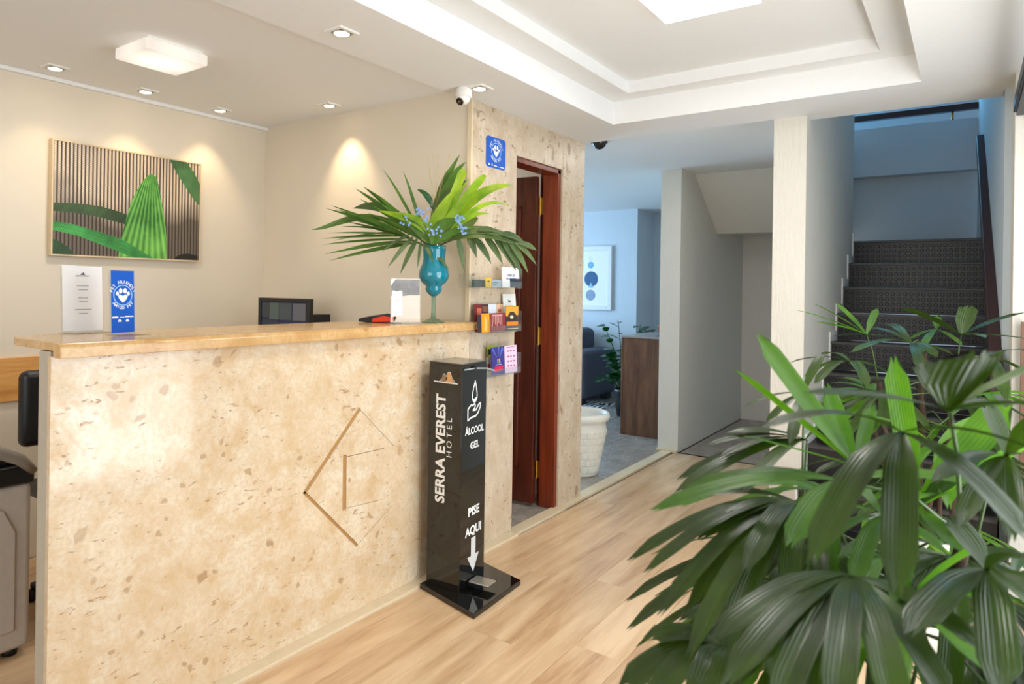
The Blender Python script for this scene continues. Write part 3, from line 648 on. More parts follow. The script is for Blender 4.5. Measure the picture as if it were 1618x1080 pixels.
# monitor
mn = thing('monitor', (-3.09, 2.36, .95), 'black framed screen with dark photo tiles standing behind the counter', 'monitor')
mt_, mr_, ml_, mb_ = 1.232, -2.872, -3.312, .97
my = 2.30
mbx = MB()
for a in ((ml_, ml_+.022, mb_, mt_), (mr_-.022, mr_, mb_, mt_), (ml_+.022, mr_-.022, mb_, mb_+.022), (ml_+.022, mr_-.022, mt_-.02, mt_)): mbx.box(a[0], a[1], my, my+.03, a[2], a[3])
mbx.build('bezel', m_blackm, mn, bevel=.003)
def scr(nm, rgb, k=.25): return emis(nm, rgb, k)
scn = B(ml_+.022, mr_-.022, my+.006, my+.028, mb_+.022, mt_-.02).build('screen', scr('screen_dark', (22, 28, 52)), mn)
for i, (u0_, u1_, v0_, v1_, rgb) in enumerate(((.02, .18, .60, .97, (46, 52, 56)), (.19, .40, .55, .97, (70, 82, 78)), (.41, .68, .55, .97, (60, 66, 72)), (.70, .97, .55, .97, (84, 86, 92)), (.02, .40, .22, .53, (36, 44, 60)),
                                              (.42, .97, .27, .53, (28, 36, 76)), (.02, .40, .02, .2, (40, 56, 92)), (.42, .66, .02, .25, (72, 92, 110)), (.68, .97, .02, .25, (46, 42, 44)))):
    W_, H_ = mr_-ml_-.044, mt_-mb_-.042
    B(ml_+.022+W_*u0_, ml_+.022+W_*u1_, my+.004, my+.0065, mb_+.022+H_*v0_, mb_+.022+H_*v1_).build('photo_tile', scr('screen_tile_%d' % i, rgb, .3), mn)
wl = MB()
for u0_, u1_, v in ((.46, .62, .40), (.74, .93, .40), (.46, .60, .34), (.05, .22, .11)): wl.box(ml_+.022+W_*u0_, ml_+.022+W_*u1_, my+.003, my+.0045, mb_+.022+H_*v, mb_+.022+H_*(v+.03))
wl.build('screen_text', emis('screen_white', (170, 180, 200), .4), mn)
B(-3.17, -3.01, my+.03, 2.56, 1.06, 1.14).build('wall_mount', m_blackm, mn)

# ------------------------------------------------------------------ on the counter
TZ = 1.14
def stand(name, label, px, W_, H_, mcard, cat='sign', tilt=.10, foot=.07, yaw=0.):
    """acrylic easel stand; returns thing and the card plane (origin bottom-left, ux, uy)"""
    a = onz(*px[0], TZ); b = onz(*px[1], TZ); a.z = b.z = TZ; d = (b-a).normalized(); nrm = Vector((d.y, -d.x, 0))
    if nrm.dot(CAM-a) < 0: nrm = -nrm
    c = (a+b)/2; t = thing(name, c, label, cat)
    uy = (Vector((0, 0, 1))-nrm*tilt).normalized(); ux = d; W2 = (b-a).length
    o = a + Vector((0, 0, .0035))
    n2 = ux.cross(uy)
    if n2.dot(nrm) < 0: n2 = -n2
    MB().prism([o+n2*.002, o+ux*W2+n2*.002, o+ux*W2+uy*H_+n2*.002, o+uy*H_+n2*.002], -n2*.006).build('acrylic_holder', m_acryl, t)
    MB().prism([a+nrm*foot*.3, b+nrm*foot*.3, b+nrm*foot, a+nrm*foot], (0, 0, .003)).build('acrylic_foot', m_acryl, t)
    MB().prism([a-nrm*.02, b-nrm*.02, b+nrm*foot*.3, a+nrm*foot*.3], (0, 0, .003)).build('acrylic_base', m_acryl, t)
    e_ = .003
    MB().prism([o+ux*e_+uy*e_+n2*.0022, o+ux*(W2-e_)+uy*e_+n2*.0022, o+ux*(W2-e_)+uy*(H_-e_)+n2*.0022, o+ux*e_+uy*(H_-e_)+n2*.0022], n2*.0008).build('card', mcard, t)
    return t, o+n2*.0034, ux, uy, W2
def hgt(px, ref):   # height of a pixel above the counter at the depth of ref
    d = (ref-CAM).dot(fw); return atd(*px, d).z-TZ
def mountain(t, o, ux, uy, c, s, line=True):
    """small outline of peaks over a line"""
    k = MB()
    k.flat([(c[0]+s*x, c[1]+s*y) for x, y in ((-.42, .02), (-.30, .10), (-.22, .26), (-.12, .30), (-.04, .22), (.0, .36), (.10, .44), (.2, .38), (.28, .16), (.42, .02))], o, ux, uy)
    return k
p0 = onz(98, 527, TZ)
t, o, ux, uy, W_ = stand('card_stand', 'white card with small grey text in an acrylic stand on the counter', ((97, 526.5), (163, 523.5)), .12, hgt((98, 419), p0), m_card, tilt=.05)
H_ = hgt((98, 419), p0)
mountain(t, o, ux, uy, (W_*.5, H_*.85), .02).build('emblem', m_dark_ink, t)
k = MB(); put_text(k, 'SERRA EVEREST', o, ux, uy, (W_*.5, H_*.835), .0062, .01); k.build('heading', m_dark_ink, t)
k = MB()
for v, wd in ((.68, .036), (.62, .024), (.50, .027), (.445, .024), (.325, .047), (.265, .024)):
    x = W_*.5-wd/2
    while x < W_*.5+wd/2:
        l_ = rnd.uniform(.002, .006); k.flat([(x, v*H_), (x+l_, v*H_), (x+l_, v*H_+.0028), (x, v*H_+.0028)], o, ux, uy); x += l_+.0014
k.build('text_lines', m_grey_ink, t)
def paw(t, o, ux, uy, c, s, ink):
    k = MB()
    for x, y, rx, ry in ((-.37, .10, .105, .125), (-.15, .27, .125, .165), (.15, .27, .125, .165), (.37, .10, .105, .125)):
        k.flat([(c[0]+s*(x+rx*math.cos(a*PI/10)), c[1]+s*(y+ry*math.sin(a*PI/10))) for a in range(20)], o, ux, uy)
    half = [(0, -.47), (.12, -.36), (.24, -.24), (.31, -.12), (.31, -.03), (.25, .04), (.16, .045), (.07, .0), (0, -.045)]
    for sg in (1, -1): k.flat([(c[0]+s*x*sg, c[1]+s*y) for x, y in half], o, ux, uy)
    k.build('paw_emblem', ink, t)
    k = MB().ring(s*.58, s*.64, c, o, ux, uy); k.build('emblem_ring', flatm('pale_blue_print', (150, 200, 240)), t)
    k = MB(); arc_text(k, 'PET FRIENDLY', o, ux, uy, c, s*.80, s*.27, PI/2, 2.5, .02); arc_text(k, 'AMIGO PET', o, ux, uy, c, s*.78, s*.25, -PI/2, 1.75, .02, flip=True); k.build('lettering', ink, t)
p0 = onz(173, 530, TZ); H_ = hgt((175, 427), p0)
t, o, ux, uy, W_ = stand('card_stand', 'tall blue pet friendly card with white paw emblem on the counter', ((174, 529.5), (213, 527)), .1, H_, m_blue, tilt=.04)
paw(t, o, ux, uy, (W_*.5, H_*.60), W_*.60, m_ink)
k = MB()
for x0_, x1_, y0_, y1_ in ((.06, .30, .245, .27), (.36, .55, .25, .262), (.58, .92, .255, .275), (.28, .44, .185, .205), (.60, .74, .185, .205)): k.flat([(W_*x0_, H_*y0_), (W_*x1_, H_*y0_), (W_*x1_, H_*y1_), (W_*x0_, H_*y1_)], o, ux, uy)
for cx_ in (.36, .67): k.flat([(W_*(cx_-.06), H_*.205), (W_*(cx_+.06), H_*.205), (W_*(cx_+.02), H_*.225), (W_*(cx_-.03), H_*.228)], o, ux, uy)
k.build('partner_marks', m_ink, t)
# phone leaflet by the vase
p0 = onz(616, 511, TZ); H_ = hgt((613, 440), p0)
t, o, ux, uy, W_ = stand('card_stand', 'grey and cream leaflet with a white phone picture beside the vase', ((616, 511), (664, 510.5)), .1, H_, flatm('cream_card', (216, 204, 190)), tilt=.03)
k = MB(); k.flat([(W_*.03, H_*.60), (W_*.45, H_*.60), (W_*.62, H_*.62), (W_*.97, H_*.62), (W_*.97, H_*.97), (W_*.03, H_*.97)], o, ux, uy); k.build('grey_photo', plain('grey_photo_print', (136, 134, 134), .4, var=.25, scale=18), t)
k = MB().flat([(W_*.03, H_*.84), (W_*.18, H_*.975), (W_*.08, H_*.975), (W_*.03, H_*.95)], o+Vector((0, -.0004, 0)), ux, uy); k.build('white_shape', m_card, t)
n2 = (ux.cross(uy)); n2 = n2 if n2.dot(CAM-o) > 0 else -n2
k = MB().flat([(W_*(.05+.34*a), H_*(.16+.56*b)) for a, b in ((.08, 0), (.92, 0), (1, .05), (1, .95), (.92, 1), (.08, 1), (0, .95), (0, .05))], o+n2*.0004, ux, uy); k.build('phone_picture', m_card, t)
k = MB().flat([(W_*.16, H_*.70), (W_*.28, H_*.70), (W_*.28, H_*.72), (W_*.16, H_*.72)], o+n2*.0008, ux, uy)
k.build('phone_notch', m_dark_ink, t)
k = MB()
for v in (.20, .24, .28, .32): k.flat([(W_*.47, H_*v), (W_*.93, H_*v), (W_*.93, H_*(v+.012)), (W_*.47, H_*(v+.012))], o+n2*.0004, ux, uy)
for v in (.46, .50): k.flat([(W_*.13, H_*v), (W_*.32, H_*v), (W_*.32, H_*(v+.02)), (W_*.13, H_*(v+.02))], o+n2*.0009, ux, uy)
k.build('text_lines', flatm('pale_grey_print', (206, 200, 196)), t)
k = MB()
for v in (.50, .55): k.flat([(W_*.47, H_*v), (W_*.80, H_*v), (W_*.80, H_*(v+.025)), (W_*.47, H_*(v+.025))], o+n2*.0004, ux, uy)
k.build('pink_lines', flatm('pale_pink_print', (238, 206, 198)), t)
# card payment terminal
a = onz(566, 509, TZ); b = onz(622, 511, TZ); d = (b-a).normalized(); d.z = 0; nrm = Vector((d.y, -d.x, 0))
if nrm.dot(CAM-a) < 0: nrm = -nrm
pt = thing('card_terminal', (a+b)/2, 'black and red card payment terminal lying on the counter', 'card reader')
Lt = (b-a).length
def tpq(x, z, dd): return a+d*(x*Lt)+Vector((0, 0, z))-nrm*dd
prof = [(0.0, .004), (.25, .0), (1., .004), (1.05, .030), (.72, .040), (.10, .022), (0, .016)]
MB().prism([tpq(x, z, 0) for x, z in prof], -nrm*.07).build('body', m_blackm, pt, bevel=.003)
MB().prism([tpq(x, z, -.001) for x, z in ((.40, .004), (.98, .008), (1.0, .026), (.72, .033), (.42, .020))], nrm*.002).build('red_side', flatm('red_plastic', (222, 60, 34), .35), pt)
MB().prism([tpq(.16, .0258, .01), tpq(.66, .0405, .01), tpq(.66, .0405, .06), tpq(.16, .0258, .06)], (0, 0, .001)).build('screen', plain('terminal_screen', (168, 150, 128), .1), pt)
k = MB()
for i in range(3):
    for j in range(3): c_ = tpq(.76+i*.09, .040-i*.003, .016+j*.018); k.obox(c_, d*.004, nrm*.006, (0, 0, .002))
k.build('keypad', m_darkmetal, pt)

# ------------------------------------------------------------------ vase and arrangement
vb = onz(684.5, 509.5, TZ); vd = (vb-CAM).dot(fw); pxm = vd/F
vs_ = thing('vase', vb, 'turquoise glass goblet vase on a clear green stem on the counter', 'vase')
def vz(y): return (985-y)/3.375*pxm
prof = [(19, 575), (18.6, 600), (17.2, 640), (18.5, 670), (22.5, 700), (24, 728), (23, 752), (19, 772), (13.6, 786), (12.6, 793), (13.4, 806), (11.5, 822), (6, 840), (3.4, 846)]
MB().lathe([(r*pxm, vz(y)) for r, y in reversed(prof)]+[(r*pxm-.004, vz(y)) for r, y in prof[:-3]], vb, 40).build('bowl', m_turq, vs_, smooth=True)
MB().lathe([(3.6*pxm, vz(848)), (3.2*pxm, vz(880)), (3.3*pxm, vz(930)), (3.8*pxm, vz(958))][::-1], vb, 20).build('stem', m_greenglass, vs_, smooth=True)
MB().lathe([(18*pxm, 0), (18.5*pxm, .003), (14*pxm, .009), (6*pxm, vz(962)), (3.8*pxm, vz(956))], vb, 32).build('foot', m_greenglass, vs_, smooth=True)

def blade(pts, wd, fold=.15, cols=4, segs=10, roll=None, prof='lance', jag=False, wave=0.):
    """a leaf strip along a curve; roll = approximate surface normal"""
    pts = [Vector(p) for p in pts]; mb = MB(); mb.open = True
    def bez(t):
        q_ = pts[:]
        while len(q_) > 1: q_ = [q_[i].lerp(q_[i+1], t) for i in range(len(q_)-1)]
        return q_[0]
    nrm = Vector(roll) if roll is not None else Vector((0, 0, 1)); vs = []; uv = []; fs = []
    for i in range(segs+1):
        t = i/segs; p_ = bez(t); tg = (bez(min(1, t+.02))-bez(max(0, t-.02))).normalized()
        n = nrm-tg*nrm.dot(tg)
        if n.length < 1e-3: n = tg.orthogonal()
        n.normalize(); s_ = tg.cross(n)
        if prof == 'lance': wf = (min(1, t/.3)**.6)*(1-max(0, (t-.35)/.65)**2.2)
        elif prof == 'strap': wf = (.16+.84*min(1, t/.45)**.9)*(1 if t < .86 else max(.35, 1-((t-.86)/.14)**2*.65))
        else: wf = math.sin(PI*min(1, .06+t*.94))**.7
        h = wd/2*max(wf, .03)
        for c_ in range(cols+1):
            u = c_/cols*2-1; dz = abs(u)*fold*h + (fold*.22*h if c_ % 2 else 0)
            q_ = p_+s_*(h*u)+n*dz+n*(wave*wd*math.sin(t*14+u*2))
            if jag and i == segs: q_ += tg*(.007*((c_*7 % 3)-1))
            vs.append(q_); uv.append((c_/cols, t))
    for i in range(segs):
        for c_ in range(cols): fs.append((i*(cols+1)+c_, i*(cols+1)+c_+1, (i+1)*(cols+1)+c_+1, (i+1)*(cols+1)+c_))
    return mb.add(vs, fs, uv)
def vp(x, y, dd=0.): return atd(480+x/3.375, 220+y/3.375, vd+dd)
mouth = vb+Vector((0, 0, vz(585)))
deep = vb+Vector((0, 0, vz(760)))
def frond(label, spine, tips, wpx, matl=None, name='palm_frond'):
    t = thing(name, mouth, label, 'leaf')
    sp = [deep+(Vector(spine[0])-deep)*.02, mouth]+list(spine)
    MB().tube(sp, [.004]*(len(sp)-1)+[.0015], 6).build('stalk', m_stalk, t, smooth=True)
    n = len(spine)-1
    for i, (fr_, tip, wd) in enumerate(tips):
        x = fr_*n; j = min(int(x), n-1); b_ = Vector(spine[j]).lerp(Vector(spine[j+1]), x-j)
        mid = b_.lerp(tip, .5)+Vector((0, 0, .012))
        blade([b_, mid, tip], wd*pxm*wpx, .2, 2, 8, roll=(CAM-b_).normalized()+Vector((0, 0, .8))).build('leaflet', matl or m_frond, t, smooth=True)
sp = [vp(625, 560), vp(520, 505, .02), vp(400, 470, .03), vp(300, 455, .04)]
frond('long green palm frond reaching lowest to the left from the vase', sp,
      [(.05, vp(135, 647, .06), 1.1), (.12, vp(110, 612, .06), 1.2), (.08, vp(180, 632, .0), .9), (.18, vp(98, 562, .1), .9), (.26, vp(98, 530, .08), .9), (.3, vp(125, 500, .05), .7), (.5, vp(200, 465, .1), .7), (.2, vp(145, 352, .05), 1.2), (.3, vp(118, 368, .08), 1.3), (.4, vp(170, 372, .1), .9), (.5, vp(215, 420, .05), .8), (.45, vp(160, 540, .12), .7), (.1, vp(245, 575, -.04), .8), (.1, vp(300, 400, .08), 1.2), (.15, vp(230, 440, .12), 1)], 6)
sp = [vp(630, 540), vp(545, 440, .04), vp(450, 350, .07), vp(400, 310, .08)]
frond('green palm frond rising to the upper left from the vase', sp,
      [(.03, vp(380, 420, .1), 1.3), (.06, vp(340, 392, .1), 1.1), (.1, vp(300, 318, .1), 1.2), (.14, vp(310, 290, .12), 1.2), (.18, vp(275, 262, .1), 1.4), (.28, vp(320, 254, .12), 1.5), (.34, vp(352, 272, .1), 1.2), (.24, vp(392, 300, .05), 1.2), (.08, vp(410, 340, -.02), 1.4), (.05, vp(480, 400, -.03), 1.5), (.0, vp(440, 430, -.05), 1.2), (.1, vp(360, 350, .0), 1.0)], 6.5)
sp = [vp(650, 560, -.03), vp(610, 520, -.05), vp(560, 500, -.07)]
frond('short palm leaf hanging down over the left of the vase', sp,
      [(.9, vp(418, 598, -.06), 1), (.7, vp(448, 684, -.08), 1.3), (.5, vp(514, 718, -.08), 1.4), (.3, vp(606, 690, -.07), .8), (.1, vp(690, 655, -.1), 1.2), (.0, vp(775, 694, -.05), 1.3)], 6, m_split)
def single(label, pts, wpx, matl, prof='lance', fold=.2, wave=0., roll=None, cols=4):
    t = thing('cut_leaf', mouth, label, 'leaf')
    MB().tube([deep+Vector((rnd.uniform(-.01, .01), rnd.uniform(-.01, .01), 0)), mouth, pts[0]], [.003, .003, .0025], 6).build('stalk', m_stalk, t, smooth=True)
    blade(pts, wpx/3.375*pxm, fold, cols, 14, roll=roll if roll is not None else (CAM-mouth).normalized()+Vector((0, 0, .5)), prof=prof, wave=wave).build('blade', matl, t, smooth=True)
G = 'loose leaves of the arrangement'
single('thin dark blade standing furthest left of the two upright ones in the vase', [vp(640, 520, .05), vp(540, 360, .08), vp(500, 260, .1), vp(420, 158, .1)], 16, m_frond)
single('thin dark upright blade nearer the middle of the vase', [vp(645, 510, .05), vp(600, 400, .06), vp(575, 270, .06), vp(528, 168, .05)], 20, m_frond)
single('olive green leaf with a curled tip at the far left of the arrangement', [vp(560, 470, .1), vp(340, 370, .1), vp(200, 420, .1), vp(140, 480, .1), vp(42, 480, .1)], 42, m_frond, wave=.04)
single('broad dull green leaf pointing left behind the upper frond', [vp(580, 460, .14), vp(430, 340, .16), vp(350, 350, .16), vp(262, 368, .16)], 62, m_split)
single('broad bright green ginger leaf left of the middle', [vp(690, 540, -.05), vp(640, 430, -.06), vp(560, 420, -.06), vp(400, 380, -.05)], 60, m_ginger)
single('large bright green leaf slanting up in the middle of the bouquet', [vp(650, 540, -.04), vp(700, 440, -.05), vp(760, 340, -.05), vp(800, 270, -.04)], 66, m_ginger)
single('dark green leaf at the very top of the arrangement', [vp(670, 470, .08), vp(720, 300, .1), vp(770, 180, .1), vp(832, 82, .1)], 42, m_frond)
single('second dark green leaf just right of the topmost one', [vp(690, 450, .06), vp(760, 260, .08), vp(800, 170, .08), vp(866, 120, .08)], 46, m_frond)
single('wide dark leaf behind the yellow blades', [vp(700, 480, .1), vp(740, 330, .12), vp(770, 250, .12), vp(780, 150, .12)], 90, m_zz, prof='round')
single('yellow green blade with cut end, left of two', [vp(720, 470, -.02), vp(790, 330, -.02), vp(830, 230, -.02), vp(852, 155, -.02)], 46, m_ginger, prof='strap')
single('yellow green blade with cut end, right of two', [vp(730, 500, .0), vp(820, 380, .0), vp(880, 280, 0), vp(968, 190, .02)], 44, m_ginger, prof='strap')
single('long green blade leaning right below the yellow ones', [vp(700, 520, -.06), vp(790, 400, -.07), vp(850, 330, -.08), vp(930, 250, -.08)], 44, m_ginger)
single('broad light green leaf pointing right towards the door', [vp(760, 480, .02), vp(880, 320, .03), vp(980, 240, .05), vp(1118, 246, .06)], 62, m_ginger)
single('narrow green leaf arching right under the broad one', [vp(760, 520, -.02), vp(880, 380, -.03), vp(980, 300, -.02), vp(1100, 356, 0)], 30, m_ginger)
single('lowest narrow green leaf arching right above the split leaf', [vp(740, 540, -.06), vp(830, 440, -.07), vp(900, 380, -.07), vp(994, 398, -.06)], 34, m_ginger)
single('dark green wavy leaf left of the topmost leaves', [vp(690, 380, .03), vp(670, 300, .03), vp(640, 280, .03), vp(604, 268, .03)], 34, m_zz, wave=.05)
single('green leaf filling the middle above the vase rim', [vp(690, 560, -.08), vp(700, 480, -.1), vp(740, 440, -.1), vp(830, 430, -.1)], 70, m_frond, prof='round')
single('dark leaf behind the blue flowers on the right', [vp(720, 540, .06), vp(800, 470, .08), vp(860, 440, .1), vp(930, 420, .1)], 120, m_split, prof='round')
single('green leaf leaning left just above the vase rim', [vp(680, 560, -.06), vp(610, 480, -.07), vp(580, 460, -.07), vp(520, 400, -.06)], 50, m_frond)
single('narrow yellow green blade between the two cut ones', [vp(715, 500, -.03), vp(780, 380, -.03), vp(830, 290, -.03), vp(880, 205, -.02)], 26, m_ginger)
single('slim dark blade leaning right behind the yellow ones', [vp(740, 500, .05), vp(830, 400, .06), vp(900, 330, .06), vp(985, 285, .06)], 22, m_frond)
single('dull green lobed leaf below the topmost blades', [vp(700, 440, .05), vp(740, 330, .07), vp(790, 260, .07), vp(880, 215, .07)], 60, m_split)
single('mid green blade low on the right above the vase rim', [vp(700, 560, -.09), vp(770, 500, -.11), vp(830, 470, -.11), vp(910, 470, -.1)], 40, m_frond)
# the split leaf: a midrib with finger lobes
t = thing('split_leaf', mouth, 'large grey green split leaf with finger lobes drooping to the right', 'leaf')
rib = [vp(770, 545, -.05), vp(860, 510, -.08), vp(980, 500, -.08), vp(1090, 535, -.06), vp(1160, 565, -.04), vp(1240, 592, -.03)]
MB().tube([deep, mouth+Vector((.01, 0, 0))]+rib, [.004]*6+[.003, .001], 6).build('midrib', m_stalk, t, smooth=True)
blade([rib[0], rib[1]+Vector((0, 0, .02)), rib[2]+Vector((0, 0, .02)), rib[3], rib[5]], 90/3.375*pxm, .25, 4, 14, prof='lance', roll=(CAM-mouth).normalized()+Vector((0, 0, .9))).build('leaf_centre', m_split, t, smooth=True)
for (bx_, by_), (tx, ty), wd in (((820, 520), (855, 702), 30), ((870, 515), (922, 632), 34), ((900, 520), (1000, 664), 34), ((960, 515), (1062, 668), 34), ((1010, 520), (1132, 700), 36), ((1050, 530), (1166, 726), 36), ((1090, 540), (1196, 712), 32), ((1120, 550), (1242, 672), 26), ((1140, 560), (1242, 592), 24), ((1040, 505), (1180, 555), 34), ((920, 490), (1040, 500), 30)):
    a_, b_ = vp(bx_, by_, -.07), vp(tx, ty, -.06)
    blade([a_, a_.lerp(b_, .5)+Vector((.0, 0, .028)), b_], wd/3.375*pxm*1.15, .2, 4, 8, prof='lance', roll=(CAM-mouth).normalized()+Vector((0, 0, .6))).build('lobe', m_split, t, smooth=True)
# blue flower sprigs
for i, (x, y, n_, lab) in enumerate(((620, 385, 14, 'pale blue flower cluster at the upper left of the bouquet'), (550, 430, 6, 'small pale blue flower cluster furthest left'), (700, 490, 16, 'pale blue flower cluster in front above the vase'), (825, 425, 18, 'largest pale blue flower cluster on the right'), (850, 486, 12, 'pale blue flower cluster just above the split leaf'), (645, 425, 5, 'tiny pale blue flower cluster in the middle'))):
    c_ = vp(x, y, -.12); t = thing('flower_sprig', mouth, lab, 'flower', 'blue flower sprigs')
    MB().tube([deep, mouth.lerp(c_, .2), c_-Vector((0, 0, .02))], .0016, 5).build('stem', m_stalk, t, smooth=True)
    k = MB()
    for _ in range(n_):
        q_ = c_+Vector((rnd.gauss(0, .012), rnd.gauss(0, .012), rnd.gauss(0, .012)))
        for pk in range(5):
            a_ = 2*PI*pk/5+rnd.random(); dd = (rt*math.cos(a_)+up*math.sin(a_)-fw*.3)*.0065
            s_ = dd.cross(fw).normalized()*.003; k.add([q_, q_+dd*.6+s_, q_+dd, q_+dd*.6-s_], [(0, 1, 2, 3)])
    o_ = k.build('petals', m_flower, t); o_['kind'] = 'stuff'
t = thing('grass_sprig', mouth, 'wispy pale dried grass sprig standing behind the top leaves', 'grass')
k = MB()
for i in range(14):
    b_ = vp(690+rnd.uniform(-15, 15), 420, .08); e_ = vp(rnd.uniform(640, 800), rnd.uniform(50, 260), .1); k.tube([deep.lerp(b_, .9), b_.lerp(e_, .5)+Vector((0, 0, .02)), e_], .0006, 4)
k.build('grass_stems', plain('dry_grass', (196, 180, 128), .8), t)['kind'] = 'stuff'

# ------------------------------------------------------------------ sanitizer stand
ss = thing('sanitizer_stand', (-1.79, 2.3, 0), 'black foot operated hand sanitizer stand beside the marble counter', 'sanitizer stand')
bl, bf, br = Vector((-1.956, 2.166, 0)), Vector((-1.588, 2.087, 0)), Vector((-1.610, 2.452, 0)); bb = bl+br-bf
bb.x = max(bb.x, -1.943); bl.x = max(bl.x, -1.9438)
z2 = Vector((0, 0, .022))
MB().hexa([bl, bf, br, bb], [bl+z2, bf+z2, br+z2, bb+z2]).build('base_plate', m_black, ss, bevel=.0025)
cf, cl_, cr = Vector((-1.745, 2.188, .0225)), Vector((-1.9365, 2.199, .0225)), Vector((-1.763, 2.385, .0225)); cb = cl_+cr-cf
hz = Vector((0, 0, .953))
MB().hexa([cl_, cf, cr, cb], [cl_+hz, cf+hz, cr+hz, cb+hz]).build('column', m_black, ss, bevel=.0015)
ex = (cf-cl_).normalized(); ey = (cr-cf).normalized(); tz = Vector((0, 0, .976))
c4 = [p_+Vector((0, 0, .954)) for p_ in (cl_, cf, cr, cb)]
ctr = sum(c4, Vector())/4
c4 = [ctr+(p_-ctr)*1.012 for p_ in c4]
MB().hexa(c4, [p_+Vector((0, 0, .006)) for p_ in c4]).build('top_cap', plain('smoked_acrylic_top', (70, 66, 58), .12), ss, bevel=.001)
nz = cf.lerp(cr, .45)+Vector((0, 0, .935))
nx = Vector((ey.y, -ey.x, 0))
MB().tube([nz-ey*.08+nx*.006, nz+nx*.008, nz+ey*.03+nx*.05, nz+ey*.035+nx*.085+Vector((0, 0, -.008))], .0035, 8).build('nozzle_tube', glass('clear_tube', (220, 230, 230), .02, .25), ss, smooth=True)
MB().lathe([(.007, -.008), (.007, .008)], nz+nx*.008, 10).build('nozzle_collar', m_darkmetal, ss)
# pedal
pc = onz(762, 918, .05); px_ = (ey*.034); pyy = nx*.05
MB().obox(pc, px_, pyy, (0, 0, .004)).build('pedal', m_steel, ss, bevel=.004)
MB().tube([pc-nx*.045+Vector((0, 0, -.004)), pc-nx*.10+Vector((0, 0, -.012))], .008, 8).build('pedal_arm', m_darkmetal, ss)
MB().obox(Vector((pc.x, pc.y, .034))-nx*.02, ey*.012, nx*.012, (0, 0, .012)).build('pedal_spring', m_darkmetal, ss)
# left face lettering (faces -Y): axes
o = cl_+Vector((0, 0, 0))+Vector((ex.y, -ex.x, 0))*.0012; ux, uy = ex, Vector((0, 0, 1)); Wf = (cf-cl_).length
k = MB(); put_text(k, 'SERRA EVEREST', o, ux, uy, (Wf*.40, .590), .075, .032, rot=PI/2, xs=.90); k.build('lettering', m_ink, ss)
k = MB(); put_text(k, 'H O T E L', o, ux, uy, (Wf*.66, .642), .042, .0, rot=PI/2, xs=.95); k.build('lettering_small', m_ink, ss)
MB().flat([(Wf*.16, .872), (Wf*.88, .872), (Wf*.88, .877), (Wf*.16, .877)], o, ux, uy).build('emblem_line', m_ink, ss)
em = MB().flat([(Wf*.50, .878), (Wf*.56, .889), (Wf*.575, .912), (Wf*.615, .921), (Wf*.66, .918), (Wf*.69, .90), (Wf*.74, .884), (Wf*.79, .878)], o, ux, uy); em.build('emblem_peak', flatm('tan_print', (212, 160, 104)), ss)
em = MB().flat([(Wf*.34, .878), (Wf*.40, .888), (Wf*.43, .903), (Wf*.47, .911), (Wf*.515, .906), (Wf*.53, .893), (Wf*.50, .878)], o, ux, uy); em.build('emblem_peak', flatm('brown_print', (150, 118, 88)), ss)
k = MB()
def stroke(k, pts, wd, o, ux, uy):
    for (ax, ay), (bx2, by2) in zip(pts, pts[1:]):
        d_ = Vector((bx2-ax, by2-ay)); l_ = d_.length
        if l_ < 1e-6: continue
        d_ /= l_; n_ = Vector((-d_.y, d_.x))*wd/2; e_ = d_*wd*.3
        k.flat([(ax-e_.x-n_.x, ay-e_.y-n_.y), (bx2+e_.x-n_.x, by2+e_.y-n_.y), (bx2+e_.x+n_.x, by2+e_.y+n_.y), (ax-e_.x+n_.x, ay-e_.y+n_.y)], o, ux, uy)
stroke(k, [(Wf*.34, .879), (Wf*.41, .890), (Wf*.44, .906), (Wf*.48, .912), (Wf*.54, .900), (Wf*.57, .914), (Wf*.61, .922), (Wf*.665, .918), (Wf*.70, .900), (Wf*.80, .879)], .0022, o, ux, uy)
k.build('emblem_outline', m_ink, ss)
# right face (faces +X)
o = cf+nx*.0012; ux = ey; W2 = (cr-cf).length
k = MB(); put_text(k, 'ÁLCOOL', o, ux, uy, (W2*.52, .667), .041, .025, xs=.9); put_text(k, 'GEL', o, ux, uy, (W2*.53, .603), .041, .025)
put_text(k, 'PISE', o, ux, uy, (W2*.53, .318), .052, .03); put_text(k, 'AQUI', o, ux, uy, (W2*.53, .236), .052, .03); k.build('lettering', m_ink, ss)
MB().flat([(W2*x, y) for x, y in ((.44, .205), (.62, .205), (.62, .128), (.76, .128), (.54, .055), (.30, .128), (.44, .128))], o, ux, uy).build('arrow', flatm('pale_print', (206, 208, 204)), ss)
k = MB()
drop = [(.52, .895), (.455, .852), (.415, .815), (.41, .79), (.435, .769), (.48, .760), (.53, .760), (.575, .770), (.60, .79), (.595, .815), (.565, .852), (.52, .895)]
drop = [(a, .790+(b-.76)*.66) for a, b in drop]; stroke(k, [(W2*a, b) for a, b in drop], .0065, o, ux, uy)
k.flat([(W2*a, .790+(b-.76)*.66) for a, b in ((.43, .782), (.50, .779), (.58, .790), (.57, .772), (.52, .764), (.47, .764))], o, ux, uy)
hand = [(.24, .667), (.24, .727), (.36, .745), (.44, .741), (.50, .749), (.535, .737), (.50, .723), (.44, .715), (.56, .713), (.68, .741), (.745, .745), (.74, .724), (.65, .695), (.55, .680), (.38, .678), (.24, .667)]
hand = [(a, .716+(b-.667)*.80) for a, b in hand]; stroke(k, [(W2*a, b) for a, b in hand], .0075, o, ux, uy); k.build('drop_and_hand_icon', m_ink, ss)

